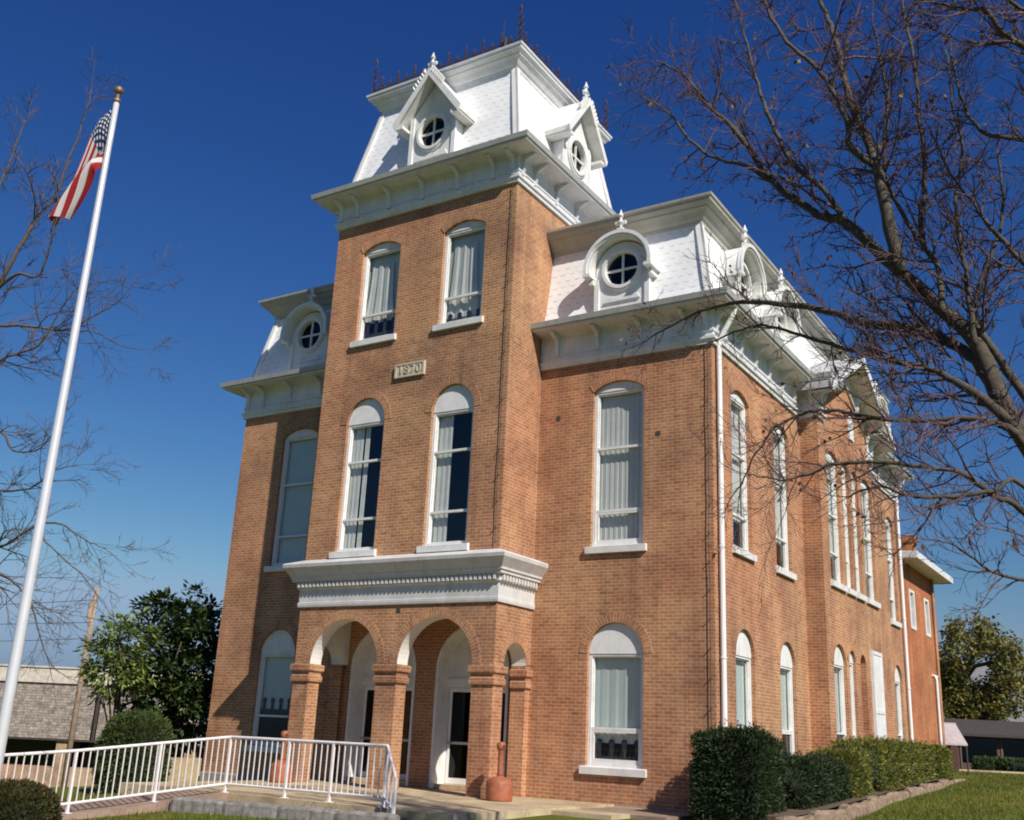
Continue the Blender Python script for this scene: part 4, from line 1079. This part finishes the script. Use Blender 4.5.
bush('round_bush', 'low reddish green bush in the bottom left corner by the flagpole', (-4.05, -13.1, .0), (.55, .55, .50), 16000, leaf_mat('barberry_leaves', [(0, (.03, .045, .015)), (.5, (.065, .075, .02)), (.85, (.10, .06, .022)), (1, (.15, .06, .025))]), COREY, 7, 2.4, .05, .055, .02, wob=3)

# ------------------------------------------------------------------ trees
def px3(x, y, d): return CAM + (cF + cR*((x-512)/FPX) - cU*((y-410)/FPX))*d
def catmull(P, n=5):
    out = []
    for i in range(len(P)-1):
        p0, p1, p2, p3 = P[max(0, i-1)], P[i], P[i+1], P[min(len(P)-1, i+2)]
        for k in range(n):
            t = k/n; out.append(.5*((2*p1)+(p2-p0)*t+(2*p0-5*p1+4*p2-p3)*t*t+(3*p1-p0-3*p2+p3)*t**3))
    return out+[P[-1]]
def grow(mb, r, p, d, L, rad, lvl, prm, leaves=None):
    """one wandering twig with side twigs"""
    n = 5 if lvl > 0 else 4
    pts = [p]; dirs = [d]; q = p.copy(); dd = d.copy()
    for i in range(n):
        dd = (dd+rvec(r)*prm['wander']+Vector((0, 0, prm['up']))).normalized()
        q = q+dd*(L/n); pts.append(q); dirs.append(dd)
    mb.tube(pts, [max(prm['rmin'], rad*(1-.75*i/n)) for i in range(n+1)], 4 if lvl > 1 else 3, 0, False)
    if leaves is not None and lvl == 0 and r.random() < prm['leaf']:
        for k in range(r.randint(1, 4)): leaves.append(pts[-1-r.randint(0, 2)]+rvec(r)*.04)
    if lvl == 0: return
    k = r.randint(*prm['kids'][lvl])
    for j in range(k):
        t = r.uniform(.15, 1); i = min(n-1, int(t*n)); a = pts[i].lerp(pts[i+1], t*n-i)
        ax = dirs[i].cross(rvec(r)).normalized(); nd = Matrix.Rotation(r.uniform(.4, 1.05), 3, ax) @ dirs[i]
        grow(mb, r, a, nd, L*r.uniform(.4, .7)*(1-.35*t), rad*.55, lvl-1, prm, leaves)
def limb_tree(root, limbs, trunk, seed, prm, bark, twigm, dens=1.0):
    r = random.Random(seed)
    tw = MB(); lv = []
    t = MB(); P = catmull([Vector(p) for p, _ in trunk], 5); RR = []
    rr = [q for _, q in trunk]
    for i in range(len(P)):
        s = i/5; k = min(len(rr)-2, int(s)); RR.append(rr[k]+(rr[k+1]-rr[k])*(s-k))
    P = [q+rvec(r)*RR[i]*.06 for i, q in enumerate(P)]
    t.tube(P, RR, 14); adopt(t.build('trunk', bark, smooth=True), root)
    for lb in limbs:
        pts = [px3(x, y, d) for x, y, d, _ in lb]; wd = [w_*d/FPX*.5*prm['wk'] for _, _, d, w_ in lb]
        C_ = catmull(pts, 5); W_ = []
        for i in range(len(C_)):
            s = i/5; k = min(len(wd)-2, int(s)); W_.append((wd[k]+(wd[k+1]-wd[k])*(s-k))*(1+.12*noise.noise(C_[i]*3)))
        C_ = [q+rvec(r)*.012 for q in C_]
        m_ = MB(); m_.tube(C_, W_, 8); adopt(m_.build('limb', bark, smooth=True), root)
        L_ = sum((C_[i+1]-C_[i]).length for i in range(len(C_)-1))
        nk_ = int(L_*prm['per_m']*dens)
        for j in range(nk_):
            s = r.uniform(.06, 1.0)**.85; i = min(len(C_)-2, int(s*(len(C_)-1)))
            d = (C_[i+1]-C_[i]).normalized(); ax = d.cross(rvec(r)).normalized()
            nd = Matrix.Rotation(r.uniform(.45, 1.15), 3, ax) @ d
            big = r.random()
            ln = prm['len']*(.35+.75*big*big)*(1.1-.3*s)
            grow(tw, r, C_[i], nd, ln, min(W_[i]*.55, .006+.012*ln), 2 if ln > prm['len']*.4 else 1, prm, lv)
        grow(tw, r, C_[-1], (C_[-1]-C_[-2]).normalized(), prm['len']*.6, W_[-1]*.9, 2, prm, lv)
    adopt(tw.build('twigs', twigm), root)
    if lv:
        l = MB()
        for q in lv: leaf(l, q, (rvec(r)+Vector((0, 0, -.8))).normalized(), rvec(r), r.uniform(.05, .10), r.uniform(.035, .06))
        adopt(l.build('leaves', DRYLEAF), root)
fk = px3(1150, 640, 11); bx, by = fk.x+.15, fk.y-.1
RT = thing('bare_tree', 'big leafless tree at the right edge reaching over the courthouse roof', 'tree', (bx, by, hgt(bx, by)))
trunk = [((bx+.1, by+.05, hgt(bx, by)-.3), .42), ((bx+.05, by, hgt(bx, by)+.6), .31), ((fk.x, fk.y, fk.z), .27), (px3(1160, 420, 11.2), .19), (px3(1150, 200, 11.5), .12), (px3(1130, -20, 12), .06)]
LIMBS = [
 [(1150, 640, 11, 33.6), (1075, 515, 11.08, 28.2), (1008, 415, 11.22, 23.5), (981, 350, 11.5, 20.7), (941, 308, 11.94, 17.1), (895, 268, 12.44, 14.7), (847, 224, 13.08, 12.5), (819, 215, 13.44, 10.1), (774, 182, 14.1, 8.26), (737, 132, 14.68, 6.18), (712, 108, 15.04, 4.54), (683, 75, 15.4, 2.9), (655, 60, 15.68, 1.66)],
 [(900, 272, 11.8, 17.1), (883, 195, 12.08, 14.2), (872, 151, 12.44, 11.4), (852, 108, 12.94, 9.42), (842, 68, 13.52, 7.49), (833, 32, 14.1, 6.04), (820, 0, 14.68, 4.62), (806, -45, 15.24, 2.77)],
 [(873, 165, 12.3, 8.55), (850, 146, 12.22, 7.6), (846, 118, 12.3, 6.65), (820, 72, 12.66, 5.7), (786, 41, 13.02, 4.75), (764, 2, 13.44, 3.8), (748, -40, 13.8, 2.38)],
 [(846, 222, 13.08, 8.18), (822, 188, 13.38, 6.39), (795, 165, 13.74, 5.95), (770, 120, 14.24, 5.03), (755, 75, 14.74, 3.67), (742, 25, 15.18, 2.56), (730, -15, 15.6, 1.83)],
 [(774, 182, 14.1, 6.29), (742, 165, 14.24, 4.92), (715, 158, 14.52, 4), (690, 140, 14.82, 3.55), (668, 112, 15.18, 2.65), (640, 95, 15.54, 1.77)],
 [(1000, 400, 11.22, 16.8), (976, 361, 11.58, 14.2), (946, 340, 12.08, 12.9), (922, 331, 12.52, 13), (892, 327, 13.02, 11.5), (858, 321, 13.66, 9.97), (818, 309, 14.46, 8.04), (758, 302, 15.54, 6.11), (722, 305, 16.26, 4.3), (690, 316, 16.84, 3.07), (652, 336, 17.26, 1.87)],
 [(1050, 470, 11.08, 15.1), (992, 405, 10.92, 12.6), (965, 388, 11.14, 10.4), (938, 372, 11.44, 8.25), (908, 364, 11.8, 7.82), (879, 357, 12.22, 6.79), (847, 349, 12.8, 5.77), (809, 338, 13.52, 4.35), (770, 326, 14.24, 3.41), (740, 330, 14.96, 2.5), (705, 345, 15.54, 1.64)],
 [(1110, 570, 10.92, 18.5), (1024, 445, 10.64, 10.9), (996, 423, 10.64, 8.4), (967, 419, 10.72, 6.72), (926, 420, 10.86, 6.17), (876, 418, 11.08, 5.22), (838, 411, 11.28, 4.37), (809, 412, 11.44, 3.8), (780, 424, 11.58, 3.04), (757, 452, 11.72, 2.38), (738, 490, 11.8, 1.71)],
 [(1130, 600, 10.86, 15.1), (1024, 512, 10.36, 7.56), (996, 497, 10.28, 6.72), (967, 476, 10.28, 5.71), (938, 469, 10.36, 4.87), (891, 464, 10.5, 4.75), (838, 463, 10.72, 3.8), (809, 475, 10.86, 3.04), (780, 480, 11, 2.28), (748, 474, 11.14, 1.52)],
 [(1120, 585, 10.86, 12.6), (1024, 485, 10.06, 5.88), (996, 491, 9.92, 5.46), (944, 497, 9.92, 5.04), (909, 495, 10, 4.27), (878, 486, 10.14, 2.85), (845, 498, 10.28, 1.9)],
 [(943, 312, 11.58, 8.4), (938, 270, 11.8, 6.72), (921, 236, 12.08, 6.65), (925, 180, 12.36, 5.89), (920, 122, 12.66, 5.22), (914, 63, 13.02, 4.27), (904, 12, 13.38, 3.42), (893, -40, 13.74, 2.28)],
 [(918, 240, 12.08, 5.7), (890, 190, 12.3, 4.75), (884, 150, 12.52, 4.27), (888, 100, 12.8, 3.8), (880, 60, 13.02, 3.04), (872, 15, 13.3, 2.28)],
 [(975, 345, 11.36, 9.24), (968, 290, 11.5, 6.3), (962, 248, 11.64, 5.04), (955, 200, 11.8, 4.2), (962, 150, 12.08, 3.53), (952, 100, 12.3, 2.86), (946, 50, 12.58, 2.02)],
 [(1150, 330, 11.36, 13.4), (1070, 292, 11.36, 8.4), (1024, 262, 11.44, 6.72), (992, 229, 11.58, 5.46), (976, 206, 11.72, 4.2), (955, 180, 11.94, 2.94), (940, 150, 12.08, 1.85)],
 [(1100, 540, 11, 18.5), (1040, 420, 11.22, 12.6), (992, 348, 11.44, 9.24), (973, 312, 11.64, 7.56), (990, 260, 11.86, 5.04), (1003, 210, 12.08, 3.78), (998, 150, 12.3, 2.52)],
 [(1146, 220, 11.5, 11.8), (1070, 160, 11.5, 7.56), (1024, 139, 11.58, 6.05), (986, 134, 11.72, 5.04), (966, 110, 11.86, 3.78), (955, 70, 12.08, 2.52), (948, 30, 12.36, 1.68)],
 [(1142, 140, 11.58, 11.8), (1075, 75, 11.36, 9.24), (1024, 48, 11.22, 8.4), (1000, 29, 11.22, 7.14), (986, 10, 11.28, 5.46), (965, 8, 11.36, 4.2), (930, 2, 11.5, 3.32), (895, -5, 11.72, 1.9)],
 [(1080, 60, 11.36, 6.72), (1040, 20, 11.36, 5.88), (1010, 0, 11.36, 5.04), (990, -30, 11.5, 3.36)],
 [(1150, 600, 11, 21), (1080, 560, 10.28, 8.4), (1030, 580, 9.92, 5.04), (990, 570, 9.78, 3.36), (955, 545, 9.7, 2.18), (930, 540, 9.7, 1.52)],
]
PRM = dict(wander=.26, up=.05, rmin=.0022, kids={2: (5, 8), 1: (3, 5)}, per_m=6.2, len=1.2, leaf=.02, wk=.82)
limb_tree(RT, LIMBS, trunk, 11, PRM, BARK, TWIG)
lx, ly = px3(-75, 560, 19).x, px3(-75, 560, 19).y
LT = thing('bare_tree', 'leafless tree at the left edge behind the flagpole', 'tree', (lx, ly, hgt(lx, ly)))
trunkL = [((lx, ly, hgt(lx, ly)-.3), .34), ((lx+.05, ly, 2), .24), (px3(-78, 560, 19), .22), (px3(-70, 400, 19.5), .17), (px3(-75, 200, 20), .09), (px3(-70, 60, 20.5), .05)]
LIMBL = [
 [(-72, 420, 19.4, 17), (-40, 345, 19.5, 12), (-5, 290, 19.6, 9.5), (24, 240, 19.8, 8), (40, 214, 20, 6.5), (55, 197, 20.1, 5), (69, 158, 20.3, 4), (82, 125, 20.5, 3), (92, 90, 20.7, 2)],
 [(-10, 295, 19.6, 8), (16, 274, 19.4, 6), (40, 274, 19.3, 5), (55, 228, 19.2, 3), (58, 200, 19.2, 2)],
 [(-72, 400, 19.4, 13), (-30, 335, 19, 8), (0, 326, 18.9, 6), (31, 326, 18.8, 5), (66, 330, 18.7, 4.2), (90, 318, 18.7, 3), (117, 302, 18.7, 2), (137, 280, 18.7, 1.3)],
 [(-70, 470, 19.2, 12), (-30, 385, 18.5, 7), (0, 360, 18.3, 5), (39, 345, 18.2, 4), (60, 310, 18.2, 2.6), (75, 290, 18.2, 1.6)],
 [(66, 330, 18.7, 3.5), (95, 332, 18.6, 2.6), (120, 345, 18.5, 1.8), (145, 350, 18.5, 1.2)],
 [(-74, 520, 19, 12), (-30, 440, 18.4, 7), (0, 431, 18.2, 5), (14, 451, 18.1, 4), (40, 448, 18, 3), (60, 425, 18, 2)],
 [(-75, 560, 19, 13), (-35, 550, 18.2, 7), (0, 547, 18, 5.5), (34, 527, 17.8, 4.5), (58, 523, 17.7, 3.5), (85, 540, 17.6, 2.4), (105, 548, 17.6, 1.5)],
 [(-76, 580, 19, 11), (-30, 575, 18, 7), (0, 574, 17.8, 5), (22, 590, 17.6, 4), (34, 612, 17.5, 3.4), (44, 650, 17.4, 2.8), (58, 672, 17.3, 1.8)],
 [(34, 527, 17.8, 3.4), (51, 547, 17.6, 2.6), (85, 578, 17.4, 2.2), (99, 598, 17.3, 1.5)],
 [(-72, 380, 19.5, 13), (-45, 270, 19.8, 9), (-15, 215, 20, 6.5), (2, 180, 20.2, 5), (14, 150, 20.4, 3.6), (25, 120, 20.6, 2.4)],
 [(-73, 500, 19.1, 11), (-30, 480, 18.7, 6), (0, 490, 18.6, 4.5), (30, 488, 18.5, 3.6), (55, 470, 18.4, 2.5), (80, 465, 18.4, 1.5)],
]
PRML = dict(wander=.24, up=.03, rmin=.003, kids={2: (4, 7), 1: (2, 4)}, per_m=3.8, len=1.3, leaf=.0, wk=.52)
limb_tree(LT, LIMBL, trunkL, 21, PRML, BARKL, TWIGL)

def leafy_tree(name, label, base, h, crown_c, crown_r, nclump, nper, L, W, mat, bark, seed, trunk_r=.2, limbs=7, cat='tree', clr=.8):
    r = random.Random(seed); base = Vector(base); cc = Vector(crown_c); cr_ = Vector(crown_r)
    root = thing(name, label, cat, tuple(base))
    t = MB(); tp_ = Vector((cc.x, cc.y, cc.z+cr_.z*.3))
    t.tube([base+Vector((0, 0, -.3)), base+Vector((0, 0, .4)), base.lerp(tp_, .4)+rvec(r)*.2, base.lerp(tp_, .7)+rvec(r)*.2, tp_], [trunk_r*1.5, trunk_r, trunk_r*.75, trunk_r*.45, .03], 9)
    ends = []
    for k in range(limbs):
        a = base.lerp(tp_, r.uniform(.25, .7)); d = rvec(r); d.z = abs(d.z)*.6
        e_ = cc+Vector((d.x*cr_.x, d.y*cr_.y, d.z*cr_.z))*r.uniform(.6, .9)
        m1 = a.lerp(e_, .5)+rvec(r)*.3+Vector((0, 0, .2)); t.tube([a, m1, e_], [trunk_r*.4, trunk_r*.22, .02], 6); ends.append(e_)
    adopt(t.build('trunk', bark, smooth=True), root)
    l = MB()
    for k in range(nclump):
        d = rvec(r); rad = r.random()**.4
        q = cc+Vector((d.x*cr_.x, d.y*cr_.y, d.z*cr_.z))*rad*(1+.35*noise.noise(d*2.3+Vector((seed, 0, 0))))
        if q.z < base.z+.1: q.z = base.z+.1+r.random()*.5
        cs = r.uniform(.5, 1.2)*clr
        for j in range(int(nper*r.uniform(.5, 1.4))):
            o = rvec(r)*cs*r.random()**.6; o.z *= .6
            out = (o.normalized()+(q-cc).normalized()*.6+rvec(r)*.6)
            leaf(l, q+o, out+Vector((0, 0, -.25)), (rvec(r)*.6+Vector((0, 0, 1))), L*r.uniform(.7, 1.3), W*r.uniform(.7, 1.3))
    adopt(l.build('crown', mat), root)
    return root
mg = px3(160, 700, 31)
gz = hgt(mg.x, mg.y)
leafy_tree('broadleaf_tree', 'dense dark green broadleaf tree at the left corner of the courthouse', (mg.x-.3, mg.y+.3, gz), 5, px3(180, 672, 31.5), (1.6, 1.7, 2.55), 190, 62, .21, .11, MAGN, BARK, 31, .13, 9, clr=.42)
leafy_tree('broadleaf_tree', 'paler sunlit broadleaf sapling left of the dense dark tree', (px3(120, 700, 30).x, px3(120, 700, 30).y, hgt(px3(120, 700, 30).x, px3(120, 700, 30).y)), 4, px3(122, 662, 29.5), (1.0, .9, 1.5), 62, 44, .20, .09, leaf_mat('broadleaf_pale', [(0, (.08, .13, .04)), (.6, (.17, .23, .06)), (1, (.34, .37, .10))], .5, .4, .25), BARK, 33, .08, 6, clr=.34)

# tree with turning leaves at the right
tc_ = px3(975, 690, 72); tb = Vector((px3(955, 760, 72).x, px3(955, 760, 72).y, .5))
AT = thing('autumn_tree', 'tree with yellowing green leaves behind the annex', 'tree', tuple(tb))
r = random.Random(77); t = MB()
t.tube([tb, px3(956, 720, 72), px3(958, 690, 72), px3(966, 672, 72), px3(974, 655, 72), px3(982, 640, 72)], [.45, .38, .32, .23, .14, .06], 9)
t.tube([px3(958, 688, 72), px3(975, 666, 71.5), px3(995, 662, 71), px3(1012, 668, 70.5)], [.2, .15, .12, .06], 7)
t.tube([px3(958, 686, 72), px3(945, 668, 72.5), px3(938, 655, 73)], [.14, .1, .04], 7)
t.tube([px3(957, 700, 72), px3(985, 700, 71), px3(1010, 705, 71)], [.14, .1, .04], 7)
adopt(t.build('trunk', BARK, smooth=True), AT)
l = MB()
for cx_, cy_, rx_, ry_, n_ in ((975, 633, 26, 18, 44), (995, 648, 26, 14, 36), (1012, 672, 22, 16, 34), (1026, 694, 24, 24, 34), (948, 660, 16, 18, 34), (950, 700, 24, 26, 84), (978, 712, 26, 24, 84), (1000, 728, 16, 16, 18), (965, 738, 24, 14, 34), (940, 725, 14, 24, 20), (990, 690, 16, 12, 14)):
    for k in range(n_):
        a = r.random()*6.283; q_ = r.random()**.5; dz_ = r.uniform(-2.6, 2.6)
        q = px3(cx_+rx_*q_*math.cos(a), cy_+ry_*q_*math.sin(a), 72+dz_)
        for j in range(r.randint(26, 60)):
            o = rvec(r)*.75*r.random()**.5; o.z *= .7
            leaf(l, q+o, rvec(r)+Vector((0, 0, -.3)), rvec(r)*.7+Vector((0, 0, 1)), r.uniform(.2, .38), r.uniform(.14, .24))
adopt(l.build('crown', AUTUMN), AT)

# ------------------------------------------------------------------ background: left
def wedge(F0, ox, oy): pass
rx_ = Vector((.847, .530, 0)).normalized(); ry_ = Vector((-.53, .847, 0)).normalized()
def local(o):
    o = Vector(o)
    return lambda u, v, n: o + rx_*u + Vector((0, 0, v)) - ry_*n
o0 = px3(110, 740, 50); zb = -2.1
CB = thing('commercial_building', 'low shop building with grey shingled upper front on the far left', 'building', (o0.x, o0.y, zb))
F = local((o0.x, o0.y, 0))
def shing():
    m, t, p = nodes('grey_shakes'); uv = N(t, 'ShaderNodeUVMap').outputs[0]
    b = N(t, 'ShaderNodeTexBrick', Scale=1.0); b.offset = .37; b.inputs['Brick Width'].default_value = .26; b.inputs['Row Height'].default_value = .13; b.inputs['Mortar Size'].default_value = .008
    b.inputs['Color1'].default_value = (.36, .31, .27, 1); b.inputs['Color2'].default_value = (.24, .205, .18, 1); b.inputs['Mortar'].default_value = (.12, .10, .09, 1); t.links.new(uv, b.inputs['Vector'])
    c = mix(t, b.outputs['Color'], ramp(t, noise_tex(t, 4.5, 7, .8), [(.35, (.45, .45, .46)), (.62, (1.4, 1.36, 1.32))]), 1.0, 'MULTIPLY')
    t.links.new(c, p.inputs['Base Color']); p.inputs['Roughness'].default_value = .95; bump(t, p, b.outputs['Fac'], -.4, .03); return m
SHAKE = shing()
b = MB()
for u0, u1 in ((-14, -1.0), (-.72, 5)):
    q = [F(u0, .15, .0), F(u1, .15, .0), F(u1, 2.72, -.06), F(u0, 2.72, -.06)]; b.face(q, 0, [(u0, .15), (u1, .15), (u1, 2.72), (u0, 2.72)])
adopt(b.build('shingled_front', SHAKE), CB)
b = MB(); b.fbox(F, -14, 5, 2.72, 3.42, -.8, .04); b.fbox(F, -14, 5, 3.42, 3.5, -.8, .1); adopt(b.build('fascia', plain('tan_metal', (.55, .49, .42), .6)), CB)
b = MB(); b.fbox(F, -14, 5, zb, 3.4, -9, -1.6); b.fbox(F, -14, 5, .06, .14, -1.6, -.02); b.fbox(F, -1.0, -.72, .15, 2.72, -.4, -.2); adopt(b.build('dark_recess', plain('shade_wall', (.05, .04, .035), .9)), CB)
b = MB(); b.fbox(F, -14, 5, zb, zb+.95, -1.5, -.1)
for u in (-13, -10.2, -6.8, -2.6, .6, 3.6): b.fbox(F, u, u+.5, zb+.95, .06, -.6, -.15)
adopt(b.build('wall', BRICKT), CB)
b = MB()
for u0, u1 in ((-12.4, -10.3), (-9.6, -6.9), (-6.2, -2.7), (-2.0, .5), (1.2, 3.5)): b.fbox(F, u0, u1, zb+1.0, .0, -1.59, -1.55)
adopt(b.build('shop_window', GLASSD), CB)
b = MB(); q = F(-2.4, 3.5, -2); b.tube([q, q+Vector((0, 0, .75))], .05, 8); adopt(b.build('vent_pipe', CABLE), CB)
up = px3(63, 790, 40); uz = hgt(up.x, up.y); ut = px3(97, 588, 40)
UP = thing('utility_pole', 'brown wooden utility pole left of the courthouse', 'utility pole', (up.x, up.y, uz))
b = MB(); b.tube([(up.x, up.y, uz-.3), (up.x, up.y, 2.5), (ut.x, ut.y, ut.z)], [.12, .105, .085], 12); adopt(b.build('pole', WOODP, smooth=True), UP)
b = MB(); q = Vector((ut.x, ut.y, ut.z-.9)); b.tube([q-ry_*.28-Vector((0, 0, .3)), q-ry_*.28+Vector((0, 0, .3))], .10, 10); adopt(b.build('transformer', WOODP), UP)
for k, (dz, sag) in enumerate(((-.45, .5), (-1.3, .4), (-1.9, .6))):
    b = MB(); q = Vector((ut.x, ut.y, ut.z+dz)); e_ = q-rx_*30+ry_*8+Vector((0, 0, .3*k))
    b.tube([q.lerp(e_, s/14)-Vector((0, 0, sag*4*(s/14)*(1-s/14))) for s in range(15)], .014, 4)
    tag(b.build('overhead_wire', CABLE), ('top', 'middle', 'lowest')[k]+' of the three thin wires running left from the wooden utility pole', 'wire', 'wires from the utility pole')

# ------------------------------------------------------------------ background: right
o1 = px3(945, 768, 50)
AW = thing('awning_building', 'small dark brick building with white metal awning beyond the annex', 'building', (o1.x, o1.y, .5))
F = local((o1.x, o1.y, 0))
b = MB(); b.fbox(F, -3, 1.05, .4, 2.75, -5, -.9); adopt(b.build('wall', plain('dark_red_brick', (.07, .03, .025), .9)), AW)
b = MB(); b.prism(lambda a, c, n: F(n, c, a), [(-.9, 2.78), (-.9, 2.66), (.3, 1.78), (.3, 1.86)], -3, 1.05); b.fbox(F, -3, 1.05, 2.55, 2.85, -1.2, -.88); adopt(b.build('awning', paint_mat('awning_metal', (.46, .40, .39), (.36, .24, .23), .7)), AW)
for u in (1.0, -1.0): b = MB(); b.tube([F(u, .4, .25), F(u, 1.8, .25)], .04, 6); adopt(b.build('awning_post', CABLE), AW)
o2 = px3(1000, 768, 62)
LB = thing('low_building', 'low brown-roofed building with wide dark windows in the right distance', 'building', (o2.x, o2.y, .6))
F = local((o2.x, o2.y, 0))
ROOFB = plain('brown_shingle_roof', (.05, .04, .036), .95, 0, .3, 4)
b = MB(); b.fbox(F, -2.6, 9, .4, 2.6, -8, 0); adopt(b.build('wall', plain('brown_wall', (.09, .055, .04), .9)), LB)
b = MB(); b.prism(lambda a, c, n: F(n, c, a), [(.7, 2.45), (.7, 2.6), (-4, 3.55), (-8.5, 2.6), (-8.5, 2.4)], -3.4, 9.5); adopt(b.build('roof', ROOFB), LB)
b = MB()
for u in (-2.2, .3, 2.8, 5.3): b.fbox(F, u, u+2.1, .95, 2.35, .0, .03)
wo = adopt(b.build('window', GLASSD), LB)
b = MB()
for u in (-2.32, .13, 2.62, 5.1, 7.5): b.fbox(F, u, u+.1, .6, 2.5, .01, .06)
adopt(b.build('window_post', plain('brown_trim', (.1, .07, .05), .8)), LB)
o3 = px3(1010, 730, 85)
GH = thing('gabled_house', 'distant house with a large grey roof behind the yellowing tree', 'house', (o3.x, o3.y, .6))
F = local((o3.x, o3.y, 0))
b = MB(); b.fbox(F, -1.5, 14, .4, 3.4, -9, 0); adopt(b.build('wall', plain('house_wall', (.25, .23, .2), .9)), GH)
b = MB(); b.prism(lambda a, c, n: F(n, c, a), [(.6, 3.2), (.6, 3.45), (-4.5, 8.9), (-9.6, 3.4), (-9.6, 3.2)], -2.2, 14.5); adopt(b.build('roof', plain('grey_shingle_roof', (.16, .16, .17), .95)), GH)
for k, (x, d, w_) in enumerate(((985, 58, .62), (1000, 58, .8), (1018, 57.5, .9))):
    q = px3(x, 764, d); bush('low_shrub', ('smallest', 'middle', 'right-hand')[k]+' of three clipped shrubs in front of the low brown-roofed building', (q.x, q.y, hgt(q.x, q.y)+.30), (w_, w_, .42), 1500, YEWM, COREY, 60+k, 2.8, .08, .14, .05, 'shrubs in front of the low building', 'shrub')
p = MB(); o4 = px3(1000, 769.5, 54); F = local((o4.x, o4.y, 0)); z4 = hgt(o4.x, o4.y)
p.fbox(F, -2.8, 30, z4-.2, z4+.10, -.8, .2); struct(p.build('far_kerb', CONC))
p = MB(); p.fbox(F, -40, 60, z4-.3, z4+.02, -7.0, -.82); struct(p.build('road', ASPH))

# ------------------------------------------------------------------ grass blades on the visible lawns
gr = MB(); r = random.Random(3)
def blade(x, y, s=1.0):
    z = hgt(x, y)-.01; h_ = r.uniform(.04, .09)*s; a = r.random()*6.283; wv = Vector((math.cos(a), math.sin(a), 0))*.012*s
    ln = rvec(r)*.04; b_ = len(gr.v); p_ = Vector((x, y, z))
    gr.v += [tuple(p_-wv), tuple(p_+wv), tuple(p_+ln+Vector((0, 0, h_)))]; gr.f.append((b_, b_+1, b_+2)); gr.m.append(0); gr.uv.append([(0, 0)]*3)
for k in range(42000):
    d = r.uniform(17.5, 40) if r.random() < .75 else r.uniform(40, 52); u = r.uniform(800, 1040)
    q = px3(u, 757, d); x, y = q.x, q.y
    if x < 2.12 and y < 15.3: continue
    if x < 1.0 and y < 27: continue
    blade(x, y, 1 if d < 40 else 1.4)
for k in range(26000):
    x, y = r.uniform(-12, -1.5), r.uniform(-15.5, -6.5)
    if y > -7.4+.19*(x+7.7)-.1 and x > -7.8: continue
    if -9.4-.14*(-6-y) < x < -7.5-.14*(-6-y) and x > -9.8: continue
    if y > -6 and x < -8: continue
    blade(x, y)
go = gr.build('grass', GRASSB); go['kind'] = 'stuff'; go['label'] = 'short green lawn grass around the courthouse'; go['category'] = 'grass'
